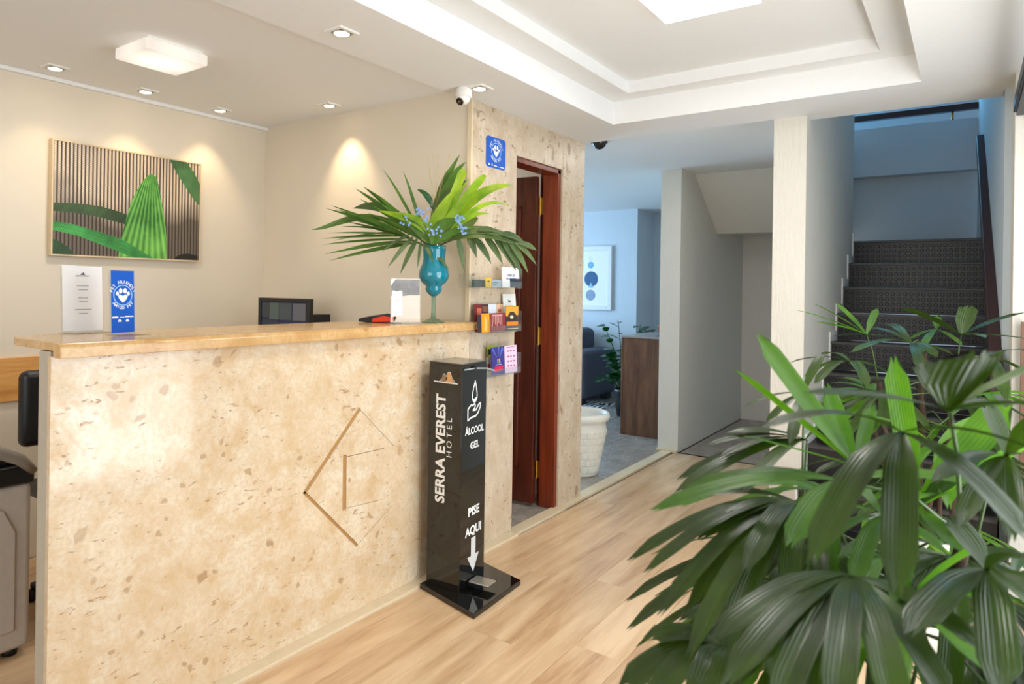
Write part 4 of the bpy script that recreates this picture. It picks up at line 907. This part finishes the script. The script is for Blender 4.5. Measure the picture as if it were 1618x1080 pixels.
# ------------------------------------------------------------------ wall sign and brochure rack
ws = thing('wall_sign', (-2.0, 2.755, 1.92), 'blue pet friendly sign with white paw emblem on the marble wall', 'sign')
def rrect(w_, h_, r_, n_=6):
    out = []
    for cx_, cy_, a0 in ((w_-r_, r_, -PI/2), (w_-r_, h_-r_, 0), (r_, h_-r_, PI/2), (r_, r_, PI)):
        out += [(cx_+r_*math.cos(a0+PI/2*i/n_), cy_+r_*math.sin(a0+PI/2*i/n_)) for i in range(n_+1)]
    return out
o = Vector((-2.0, 2.672, 1.914)); ux, uy = Vector((0, 1, 0)), Vector((0, 0, 1)); sw, sh = .167, .155
MB().prism([o+ux*a+uy*b for a, b in rrect(sw, sh, .018)], (.003, 0, 0)).build('plate', m_blue, ws)
o2 = o+Vector((.0035, 0, 0)); paw(ws, o2, ux, uy, (sw*.5, sh*.56), .066, m_ink)
k = MB()
for x0_, x1_, h_ in ((.11, .17, .06), (.27, .32, .06), (.38, .55, .03), (.58, .66, .012), (.70, .93, .03)): k.flat([(sw*x0_, sh*.06), (sw*x1_, sh*.06), (sw*x1_, sh*(.06+h_)), (sw*x0_, sh*(.06+h_))], o2, ux, uy)
k.build('partner_marks', m_ink, ws)

rk = thing('brochure_rack', (-1.95, 2.7, .86), 'clear acrylic three tier brochure rack on the marble wall', 'rack')
RX = -1.915
def bp(x, y, X): p_ = onx(740+x/5.4, 410+y/5.4, X); return p_.y, p_.z
yr0, _ = bp(30, 238, RX); yr1, _ = bp(442, 238, RX)
tiers = []
for yb, dpt in ((236, .07), (615, .085), (985, .08)):
    zb = bp(240, yb, RX)[1]; tiers.append(zb)
    yy0 = yr0+.006 if yb != 615 else 2.61
    B(-2.0, RX+.012, yy0, yr1, zb-.005, zb-.001).build('ledge', m_acryl, rk)
    B(RX+.009, RX+.012, yy0, yr1, zb-.001, zb+.03).build('front_lip', m_acryl, rk)
    B(-2.0, RX+.012, yr1-.004, yr1, zb-.001, zb+.10).build('end_plate', m_acryl, rk)
    B(-2.0, RX+.012, yy0, yy0+.004, zb-.001, zb+.06).build('end_plate', m_acryl, rk)
def brochure(x0_, x1_, y0_, tier, X, rgb, label, prints=(), lean=.06, yb=None):
    yl, zt = bp(x0_, y0_, X); yrr, _ = bp(x1_, y0_, X); zb = tiers[tier] if yb is None else bp(x0_, yb, X)[1]
    h_ = zt-zb; t = thing('brochure', (X, (yl+yrr)/2, zb), label, 'brochure', 'brochures in the wall rack')
    o_ = Vector((X, yl, zb)); u_ = Vector((0, 1, 0)); v_ = Vector((-lean, 0, 1)); W3 = yrr-yl
    MB().prism([o_, o_+u_*W3, o_+u_*W3+v_*h_, o_+v_*h_], (-.0025, 0, 0)).build('cover', flatm('print_%d_%d_%d' % rgb, rgb, .35), t)
    for nm, c_, polys in prints:
        k = MB()
        for pl_ in polys:
            if isinstance(pl_, str): put_text(k, pl_, o_+Vector((.0008, 0, 0)), u_, v_, (W3*.5, h_*.5), .02, .03)
            elif len(pl_) == 4 and isinstance(pl_[0], str): put_text(k, pl_[0], o_+Vector((.0010, 0, 0)), u_, v_, (W3*pl_[1], h_*pl_[2]), pl_[3], .02)
            else: k.flat([(W3*a, h_*b) for a, b in pl_], o_+Vector((.0006, 0, 0)), u_, v_)
        k.build(nm, flatm('ink_%d_%d_%d' % c_, c_, .4), t)
    return t
def R4(a, b, c_, d_): return ((a, c_), (b, c_), (b, d_), (a, d_))
def disc(x, y, rx, ry, n_=10): return tuple((x+rx*math.cos(2*PI*i/n_), y+ry*math.sin(2*PI*i/n_)) for i in range(n_))
XB, XF = -1.965, -1.925
brochure(35, 148, 172, 0, XB, (58, 74, 66), 'dark green card lying in the top tier of the rack', [('text_line', (96, 110, 100), [R4(.1, .5, .7, .78)])])
brochure(150, 200, 152, 0, XF, (228, 186, 40), 'small yellow card in the top tier of the rack', [('dark_motif', (120, 84, 20), [disc(.5, .6, .2, .12), R4(.2, .8, .2, .25)])])
brochure(202, 282, 172, 0, XF, (160, 176, 190), 'pale blue grey card in the top tier of the rack', [('text_line', (90, 104, 130), [R4(.1, .7, .6, .7), R4(.1, .5, .3, .4)])])
brochure(295, 440, 62, 0, XF, (236, 238, 240), 'tall white notice with dark square, top tier of the rack', [('heading', (50, 64, 100), [('LIVRO DE', .5, .60, .016), ('RECLAMAÇÕES', .5, .43, .0125)]), ('navy_square', (38, 52, 70), [R4(.43, 1, .0, .45)])])
brochure(60, 124, 380, 1, XB, (120, 38, 40), 'maroon leaflet at the left of the middle tier back row', [('photo', (206, 110, 76), [R4(.35, .95, .55, .85)])])
brochure(125, 180, 380, 1, XB, (72, 40, 44), 'dark brown leaflet in the middle tier back row', [('photo', (130, 84, 60), [R4(.1, .9, .7, .92)])])
brochure(182, 250, 380, 1, XB, (214, 222, 234), 'pale blue white leaflet in the middle tier back row', [('photo', (236, 236, 240), [R4(.1, .9, .6, .75)])])
brochure(252, 310, 380, 1, XB, (226, 184, 150), 'peach leaflet in the middle tier back row', [('photo', (170, 96, 70), [disc(.4, .75, .25, .08)])])
brochure(318, 425, 292, 1, XB, (232, 232, 228), 'white leaflet with lettering and a brown dish, middle tier', [('lettering', (40, 40, 44), [('bar', .5, .80, .022)]), ('dish', (112, 58, 34), [R4(.1, .85, .42, .62)])], lean=.1)
brochure(85, 116, 472, 1, XF, (56, 46, 50), 'narrow dark leaflet at the front left of the middle tier')
brochure(118, 187, 460, 1, XF, (236, 160, 24), 'orange leaflet at the front of the middle tier', [('text_line', (250, 226, 170), [R4(.42, .5, .1, .85), R4(.58, .63, .2, .7)])])
brochure(190, 322, 458, 1, XF, (136, 44, 50), 'maroon leaflet with pale text columns at the front of the middle tier', [('text_columns', (214, 168, 160), [R4(.12+.1*i, .16+.1*i, .30+.07*((i*5) % 3), .85) for i in range(7)]+[R4(.12, .8, .86, .92)])])
brochure(325, 438, 396, 1, XF, (58, 44, 38), 'dark leaflet with an orange arch and orange button, middle tier', [('orange_arch', (236, 164, 48), [((.02, .98), (.02, .62), (.12, .55), (.22, .66), (.35, .76), (.6, .76), (.75, .66), (.85, .58), (.98, .66), (.98, .98))]), ('orange_button', (242, 130, 24), [R4(.06, .92, .20, .36)]), ('cream_motif', (236, 214, 160), [disc(.45, .55, .13, .07), R4(.1, .9, .06, .09)])])
brochure(166, 206, 832, 2, XB, (232, 226, 220), 'white leaflet with a red patch at the left of the bottom tier', [('red_patch', (176, 70, 74), [R4(.0, .6, .35, .6)])])
brochure(185, 292, 742, 2, XB, (166, 190, 50), 'lime green leaflet sticking up behind in the bottom tier', [('dark_band', (40, 60, 34), [R4(0, .3, .7, .9)])], lean=.12)
brochure(206, 316, 750, 2, XF, (62, 52, 130), 'purple leaflet with yellow number and red badge, bottom tier', [('number', (240, 220, 60), [('15', .52, .47, .03)]), ('red_badge', (214, 40, 70), [((.12, .10), (.8, .14), (.9, .3), (.2, .28))]), ('blue_rays', (80, 110, 200), [((.5, 1), (.6, 1), (.56, .6)), ((.8, 1), (.95, .9), (.6, .6)), ((.05, .9), (.1, 1), (.45, .6))]), ('white_line', (230, 230, 240), [R4(.3, .75, .345, .36)])])
brochure(318, 422, 738, 2, XF, (234, 204, 228), 'pink leaflet with rows of red and grey dots, bottom tier', [('red_dots', (190, 60, 90), [disc(x, y, .075, .03) for x, y in ((.5, .80), (.27, .60), (.27, .25), (.5, .25), (.75, .25), (.5, .42))]), ('grey_dots', (130, 116, 140), [disc(x, y, .075, .03) for x, y in ((.75, .80), (.5, .60), (.75, .60), (.27, .42), (.75, .42), (.27, .80))]), ('heading', (190, 90, 130), [R4(.15, .8, .93, .95)])])

# ------------------------------------------------------------------ lounge
lp_ = thing('wall_picture', (-4.0, 7.48, 1.05), 'white framed print of blue circles on the lounge wall', 'picture')
ly0, ly1, lz0, lz1 = -4.28, -3.63, 1.055, 1.85
mb = MB(); e = .055
for a in ((ly0, ly0+e, lz0, lz1), (ly1-e, ly1, lz0, lz1), (ly0+e, ly1-e, lz0, lz0+e), (ly0+e, ly1-e, lz1-e, lz1)): mb.box(a[0], a[1], 7.46, 7.5, a[2], a[3])
mb.build('frame', m_white, lp_, bevel=.004)
B(ly0+e, ly1-e, 7.478, 7.495, lz0+e, lz1-e).build('mount_card', m_card, lp_)
def pc_(px, py): p_ = ony(px, py, 7.477); return p_.x, p_.z
for (px, py, r_, rgb, nm) in ((933.5, 418.5, 5.5, (120, 180, 216), 'small_disc'), (934, 440.5, 12.5, (16, 84, 132), 'large_disc'), (933, 466, 8.8, (140, 160, 184), 'lower_disc')):
    x_, z_ = pc_(px, py); r_ *= .0077; MB().flat([(r_*math.cos(a*PI/16), r_*math.sin(a*PI/16)) for a in range(32)], (x_, 7.4775, z_), (1, 0, 0), (0, 0, 1)).build(nm, plain(nm+'_print', rgb, .5, var=.1, scale=25), lp_)
x_, z_ = pc_(933.5, 408); MB().ring(.018, .021, (0, 0), (x_, 7.4775, z_), (1, 0, 0), (0, 0, 1), 24).build('ring', m_grey_ink, lp_)
x_, z_ = pc_(933.5, 452); MB().flat([(-.035, -.02), (.035, -.02), (0, .05)], (x_, 7.476, z_), (1, 0, 0), (0, 0, 1)).build('pale_triangle', flatm('pale_triangle_print', (130, 190, 222)), lp_)
sf = thing('sofa', (-4.4, 6.95, 0), 'charcoal blue fabric sofa against the lounge wall', 'sofa')
B(-5.2, -3.72, 6.75, 7.40, .10, .42).build('base', m_sofa, sf, bevel=.03); B(-5.18, -3.78, 6.70, 7.15, .42, .54).build('seat_cushion', m_sofa, sf, bevel=.05)
B(-5.2, -3.80, 7.14, 7.42, .42, .84).build('backrest', m_sofa, sf, bevel=.08); B(-3.78, -3.52, 6.62, 7.40, .07, .615).build('armrest', m_sofa, sf, bevel=.05)
B(-5.44, -5.2, 6.62, 7.40, .07, .615).build('armrest', m_sofa, sf, bevel=.05)
for x in (-5.3, -3.62):
    for y in (6.70, 7.32): B(x-.05, x+.05, y-.05, y+.05, .0, .07).build('foot', m_blackm, sf)
tag(MB().obox((-4.02, 6.94, .69), (.20, .03, 0), (-.008, .06, .03), (0, -.05, .13)).build('cushion', plain('black_white_fabric', (36, 38, 44), .9, var=.4, scale=25), bevel=.04), 'dark patterned cushion lying on the charcoal sofa', 'cushion')
rg = B(-4.9, -3.30, 5.6, 6.98, 0.0, .008)
m_rug, nt, p_ = new_mat('black_white_rug'); c = coords(nt, (1, 1, 1)); v = N(nt, 'ShaderNodeTexWave', Scale=5., Distortion=9.); L(nt, c, v.inputs[0]); L(nt, ramp(nt, v.outputs['Fac'], [(.48, (24, 26, 32)), (.54, (214, 214, 212))]), p_.inputs['Base Color']); p_.inputs['Roughness'].default_value = .95
tag(rg.build('rug', m_rug), 'black and white patterned rug in front of the sofa', 'rug')
cb_ = thing('cabinet', (-2.42, 5.75, 0), 'walnut veneer cabinet beside the white wall end', 'cabinet')
B(-2.585, -2.10, 5.575, 6.20, .0, .875).build('side_panel', m_walnut, cb_, bevel=.002)
B(-2.60, -2.585, 5.57, 6.21, .0, .894).build('edge_panel', m_walnut, cb_, bevel=.002)
B(-2.600, -2.10, 5.565, 6.22, .876, .896).build('top_panel', plain('pale_cabinet_top', (168, 160, 156), .3), cb_, bevel=.002)
B(-2.585, -2.10, 6.20, 6.215, .04, .87).build('door', m_walnut, cb_)
tpz = .896
pp = thing('potted_cactus', (-2.235, 5.66, tpz), 'small terracotta pot with tiny plant on the walnut cabinet', 'potted plant')
MB().lathe([(.05, .0), (.052, .004), (.052, .018), (.0001, .018)], (-2.235, 5.66, tpz), 20).build('saucer', plain('dark_wood_block', (84, 40, 26), .5), pp)
MB().lathe([(.040, .018), (.050, .085), (.053, .085), (.053, .10), (.044, .10), (.042, .09), (.0001, .088)], (-2.235, 5.66, tpz), 24).build('pot', m_terra, pp, smooth=True)
for k_ in range(7):
    a_ = 2*PI*k_/7; c_ = Vector((-2.235, 5.66, tpz+.09)); blade([c_, c_+Vector((math.cos(a_)*.03, math.sin(a_)*.03, .03)), c_+Vector((math.cos(a_)*.065, math.sin(a_)*.065, .032))], .012, .3, 2, 5).build('leaf', m_zz, pp, smooth=True)
# large white pot
wpot = thing('planter', (-2.265, 4.20, 0), 'large white ribbed ceramic planter standing behind the marble wall end', 'planter')
pc0 = (-2.262, 4.2, 0)
MB().lathe([(.115, 0), (.12, .01), (.125, .04), (.15, .16), (.172, .27), (.178, .335), (.172, .365), (.176, .375), (.196, .39), (.202, .41), (.198, .432), (.186, .44), (.176, .43), (.168, .40), (.158, .36), (.0001, .35)], pc0, 48).build('pot', m_pot, wpot, smooth=True)
for j in range(6):
    k = MB(); z_ = .05+j*.05; r_ = .126+j*.0098
    for i in range(22):
        a_ = 2*PI*(i+.5*(j % 2))/22; d_ = Vector((math.cos(a_), math.sin(a_), 0)); s_ = Vector((-d_.y, d_.x, 0))
        k.obox(Vector(pc0)+d_*(r_+.001)+Vector((0, 0, z_)), d_*.004, s_*(r_*.128), (d_.x*.003, d_.y*.003, .021))
    o_ = k.build('relief_band', m_pot, wpot, bevel=.003); o_['kind'] = 'stuff'
MB().lathe([(.157, .352), (.0001, .362)], pc0, 24).build('soil', plain('sandy_soil', (120, 96, 70), .9), wpot)
# ZZ plant behind the cabinet
zp = thing('potted_plant', (-2.93, 6.42, 0), 'dark shiny leaved plant standing between sofa and cabinet', 'potted plant')
MB().lathe([(.10, 0), (.13, .25), (.14, .28), (.12, .28), (.11, .24), (.0001, .24)], (-2.93, 6.42, 0), 20).build('pot', m_blackm, zp, smooth=True)
r5 = random.Random(4)
for i in range(24):
    a_ = r5.uniform(0, 2*PI); rr_ = r5.uniform(.12, .42); h_ = r5.uniform(.55, 1.02) if i < 17 else r5.uniform(.3, .6)
    b_ = Vector((-2.93+.05*math.cos(a_), 6.42+.05*math.sin(a_), .24)); e_ = Vector((-2.93+rr_*math.cos(a_)*.8, 6.42+rr_*math.sin(a_)*.7, h_)); m_ = b_.lerp(e_, .5)+Vector((0, 0, .12))
    stm = MB().tube([b_, b_.lerp(m_, .6), m_, e_], [.008, .007, .006, .003], 6).build('stem', m_stalk, zp, smooth=True)
    for q_ in range(7):
        t_ = .35+q_*.1; p_ = (b_*(1-t_)**2+m_*2*t_*(1-t_)+e_*t_*t_); s_ = Vector((-math.sin(a_), math.cos(a_), .3))*(1 if q_ % 2 else -1)+Vector((math.cos(a_), math.sin(a_), .4))*.5
        s_.normalize(); blade([p_, p_+s_*.05+Vector((0, 0, .012)), p_+s_*.13], .075, .15, 2, 5, prof='round', roll=(0, -.4, 1)).build('leaf', m_zz, stm, smooth=True)

# ------------------------------------------------------------------ the two lady palms
def palm(base, label, rim_r, rim_h, pot_m):
    t = thing('potted_palm', base, label, 'potted plant', 'potted lady palms'); b = Vector(base)
    MB().lathe([(rim_r*.72, 0), (rim_r*.76, .01), (rim_r*.95, rim_h*.8), (rim_r, rim_h*.86), (rim_r*1.03, rim_h), (rim_r*.92, rim_h), (rim_r*.90, rim_h-.05), (.0001, rim_h-.05)], b, 40).build('pot', pot_m, t, smooth=True)
    MB().lathe([(rim_r*.90, rim_h-.048), (rim_r*.6, rim_h-.03), (.0001, rim_h-.02)], b, 24).build('soil', m_soil, t)
    return t
def cane(t, base, top):
    base, top = Vector(base), Vector(top); n = 8; pts = []; rad = []
    for i in range(n+1):
        pts.append(base.lerp(top, i/n)+Vector((.006*math.sin(i*1.7), .006*math.cos(i*2.1), 0))); rad.append(.011 if i % 2 else .0085)
    MB().tube(pts, rad, 8).build('cane', m_cane, t, smooth=True); return top
def fan(t, canetop, hub, tips, matl, wd, lift=.05, drop=0.):
    """petiole with its leaflets; tips = list of points or (point, width)"""
    hub = Vector(hub); ct_ = Vector(canetop); mid = ct_.lerp(hub, .5)+Vector((0, 0, .03))
    st_ = MB().tube([ct_, mid, hub], [.003, .0022, .0022], 6).build('leaf', m_stalk, t, smooth=True)
    for tp_ in tips:
        w_ = wd
        if isinstance(tp_, tuple): tp_, w_ = tp_
        tp_ = Vector(tp_); ln_ = (tp_-hub).length
        ctl = hub.lerp(tp_, .45)+Vector((0, 0, lift*ln_*2))
        dn = tp_-Vector((0, 0, drop*ln_))
        side = (tp_-hub); roll = Vector((0, 0, 1))+Vector((rnd.uniform(-.2, .2), rnd.uniform(-.2, .2), 0))
        if abs(side.normalized().z) > .75: roll = (CAM-hub).normalized()+Vector((0, 0, .4))
        blade([hub, ctl, dn], w_, .22, 6, 9, roll=roll, prof='strap', jag=True).build('leaflet', matl, st_, smooth=True)
def rfan(t, canetop, hub, out, ln_, n, matl, wd, droop, spread=2.6):
    hub = Vector(hub); out = Vector(out).normalized(); side = out.cross(Vector((0, 0, 1))).normalized(); upv = side.cross(out)
    tips = []
    for i in range(n):
        a_ = (i-(n-1)/2)/(n-1)*spread+rnd.uniform(-.08, .08); l_ = ln_*(1-.25*abs(a_)/1.5)*rnd.uniform(.85, 1.1)
        d_ = out*math.cos(a_)+side*math.sin(a_); p_ = hub+d_*l_; p_.z -= droop*l_*rnd.uniform(.7, 1.2)
        tips.append((p_, wd*rnd.uniform(.75, 1.15)))
    fan(t, canetop, hub, tips, matl, wd, lift=.10)
def A(px, py, d): return atd(px, py, d)

# back palm
pb = (-.14, 2.90, 0)
T2 = palm(pb, 'lady palm in a white pot in front of the stairs, the further one', .17, .44, m_pot)
canes2 = [cane(T2, (pb[0]+dx_, pb[1]+dy_, .40), (pb[0]+dx_*2.2, pb[1]+dy_*2, h_)) for dx_, dy_, h_ in ((-.06, -.05, .98), (.05, -.06, 1.02), (.0, .05, 1.08), (-.08, .05, .86), (.08, .04, .90), (.02, -.09, .72), (-.03, -.08, .66))]
W2_ = .034
def D2(lst, d): return [A(x, y, d+dd) for x, y, dd in lst]
fan(T2, canes2[0], A(1369, 528, 2.45), D2([(1259, 490, 0), (1288, 481, .1), (1284, 508, -.1), (1322, 480, .15)], 2.45)+[(A(1385, 488, 2.5), .026)], m_palm2, .03, lift=.02)
fan(T2, canes2[1], A(1519, 529, 2.4), [A(1423, 486, 2.35), (A(1531, 484, 2.45), .06), A(1618, 494, 2.4), A(1625, 536, 2.3), A(1556, 533, 2.2)], m_palm, .036, lift=.03)
fan(T2, canes2[2], A(1440, 542, 2.4), D2([(1347, 556, -.2), (1318, 531, .1), (1372, 518, .2), (1480, 563, -.2), (1505, 560, -.1), (1455, 585, -.3), (1400, 512, .3)], 2.4), m_palm, .034, lift=.06)
fan(T2, canes2[3], A(1343, 571, 2.3), D2([(1252, 572, 0), (1274, 594, -.1), (1290, 605, -.2), (1408, 592, 0), (1370, 610, -.3), (1300, 560, .2)], 2.3), m_palm, .034, lift=.08)
fan(T2, canes2[4], A(1560, 565, 2.3), D2([(1500, 600, -.2), (1620, 590, 0), (1640, 560, .1), (1540, 620, -.3), (1590, 630, -.3)], 2.3), m_palm, .036, lift=.08)
fan(T2, canes2[2], A(1480, 520, 2.6), D2([(1452, 560, -.2), (1481, 498, 0), (1440, 535, 0), (1520, 545, -.1)], 2.6), m_palm2, .03, lift=.05)
for i in range(24):
    a_ = rnd.uniform(0, 2*PI); z_ = rnd.uniform(.50, 1.0); r_ = rnd.uniform(.10, .26); ctp = canes2[i % 7]
    hub = Vector((pb[0]+r_*math.cos(a_), min(pb[1]+r_*math.sin(a_), 3.15), z_))
    rfan(T2, Vector((ctp.x, ctp.y, min(ctp.z, z_+.02))), hub, (math.cos(a_), math.sin(a_)*.6, rnd.uniform(-.1, .35)), rnd.uniform(.20, .28), 6, m_palm if i % 3 else m_palm2, .034, rnd.uniform(.2, .6))

# front palm
pf = (-.10, 1.22, 0)
T1 = palm(pf, 'big lady palm in the right foreground, nearest to the viewer', .17, .42, m_pot)
canes1 = [cane(T1, (pf[0]+dx_, pf[1]+dy_, .38), (pf[0]+dx_*1.6, pf[1]+dy_*1.5, h_)) for dx_, dy_, h_ in ((-.07, -.06, .86), (.06, -.08, .98), (.0, .06, .96), (-.09, .05, .84), (.07, .05, .90), (.02, -.1, .70), (-.03, -.09, .74), (.0, .0, .92))]
W1 = .040
fan(T1, canes1[0], A(1264, 795, 1.0), [A(998, 884, .92), A(1024, 902, .86), A(1046, 968, .80), A(1090, 1034, .74), A(1145, 1030, .74), (A(1246, 930, .80), .030), A(1040, 802, 1.0), A(1180, 900, .8), A(1110, 850, .9), A(1090, 960, .82)], m_palm, .029, lift=.10)
fan(T1, canes1[5], A(1347, 910, .78), [A(1130, 1010, .64), A(1150, 1080, .58), A(1225, 1120, .56), (A(1320, 1130, .54), .030), (A(1420, 1130, .55), .030), A(1500, 1110, .6), A(1190, 985, .68), A(1560, 1030, .66), A(1180, 1060, .6), A(1275, 1130, .56)], m_palm, .031, lift=.08)
fan(T1, canes1[7], A(1424, 683, .70), [(A(1286, 884, .58), .034), (A(1419, 932, .56), .030), (A(1622, 850, .60), .036), A(1650, 720, .62), A(1215, 675, .66)], m_palm, .030, lift=.10)
fan(T1, canes1[1], A(1501, 649, .66), [(A(1548, 560, .60), .062), (A(1460, 575, .72), .03), A(1282, 622, .62), A(1650, 575, .62), A(1640, 640, .58), (A(1585, 640, .72), .03)], m_palm, .026, lift=.03)
fan(T1, canes1[3], A(1352, 735, 1.0), [(A(1199, 532, .98), .027), (A(1164, 586, .95), .020), (A(1306, 612, 1.02), .026), (A(1378, 640, 1.05), .02), (A(1180, 690, .9), .02), (A(1240, 640, 1.05), .02)], m_palm2, .022, lift=.0)
fan(T1, canes1[2], A(1450, 800, 1.05), [(A(1411, 568, 1.02), .034), (A(1590, 640, 1.0), .048), (A(1650, 690, .95), .045), A(1540, 720, 1.0), A(1330, 880, .9), A(1520, 870, .85)], m_palm2, .026, lift=.0)
fan(T1, canes1[6], A(1140, 1020, .80), [(A(986, 1085, .76), .034), A(1030, 1110, .72), A(1026, 1009, .80), A(1100, 1120, .7)], m_palm, .034, lift=.12)
fan(T1, canes1[3], A(1275, 695, 1.15), [A(1118, 705, 1.12), A(1142, 722, 1.06), A(1154, 684, 1.15), A(1076, 756, 1.1), A(1074, 776, 1.02), A(1180, 775, .98)], m_palm, .030, lift=.07)
fan(T1, canes1[4], A(1330, 760, .9), [A(1036, 806, .86), A(1090, 770, .95), (A(1560, 770, .85), .034), A(1250, 860, .78)], m_palm2, .034, lift=.07)
fan(T1, canes1[6], A(1430, 950, .85), [A(1300, 1060, .7), A(1400, 1110, .66), A(1560, 1060, .66), A(1600, 950, .72), A(1560, 860, .8), (A(1428, 740, .78), .030)], m_palm2, .036, lift=.04)
fan(T1, canes1[4], A(1560, 900, .75), [A(1440, 1000, .62), A(1640, 880, .64), A(1660, 960, .6), A(1580, 1090, .58), A(1500, 820, .8)], m_palm, .036, lift=.06)
fan(T1, canes1[4], A(1590, 720, .85), [A(1480, 760, .75), A(1520, 830, .70), A(1600, 850, .7), A(1680, 760, .7), A(1560, 640, .9), A(1650, 660, .8)], m_palm, .025, lift=.07)
fan(T1, canes1[7], A(1395, 815, .95), [A(1290, 870, .85), A(1300, 800, .95), A(1350, 920, .8), A(1430, 930, .8), A(1490, 870, .85), A(1470, 780, .95), A(1330, 745, 1.0)], m_palm2, .026, lift=.07)
fan(T1, canes1[2], A(1480, 705, 1.15), [A(1400, 720, 1.05), A(1420, 770, 1.0), A(1500, 800, 1.0), A(1560, 740, 1.1), A(1380, 660, 1.15), A(1560, 660, 1.2)], m_palm2, .024, lift=.07)
fan(T1, canes1[0], A(1290, 850, 1.0), [A(1180, 930, .9), A(1230, 960, .88), A(1300, 980, .85), A(1370, 950, .9), A(1160, 850, 1.0)], m_palm, .026, lift=.09)
fan(T1, canes1[5], A(1500, 880, .95), [A(1400, 930, .85), A(1440, 980, .8), A(1520, 1000, .8), A(1590, 950, .85), A(1620, 880, .9), A(1440, 850, .95)], m_palm, .027, lift=.07)
fan(T1, canes1[3], A(1270, 620, 1.25), [A(1215, 665, 1.2), A(1180, 640, 1.25), A(1330, 690, 1.15), A(1300, 560, 1.3), A(1250, 700, 1.1)], m_palm, .02, lift=.06)
fan(T1, canes1[6], A(1200, 960, .95), [A(1110, 1030, .85), A(1150, 1070, .8), A(1230, 1090, .8), A(1080, 980, .9)], m_palm, .026, lift=.10)
for i in range(34):
    a_ = rnd.uniform(0, 2*PI); z_ = rnd.uniform(.46, .98); r_ = rnd.uniform(.10, .30)*(1.25-z_*.4); ctp = canes1[i % 8]
    hub = Vector((pf[0]+r_*math.cos(a_), pf[1]+r_*math.sin(a_), z_))
    if hub.x > .12: hub.x = .12
    if math.cos(a_) < .2: hub.y = max(hub.y, 1.18); hub.x = max(hub.x, -.24)
    if math.sin(a_) < -.5: hub.x = max(hub.x, -.10)
    rfan(T1, Vector((ctp.x, ctp.y, min(ctp.z, z_+.02))), hub, (math.cos(a_), math.sin(a_), rnd.uniform(-.2, .3)), rnd.uniform(.20, .30), 7, m_palm if i % 3 else m_palm2, .031, rnd.uniform(.3, .8))
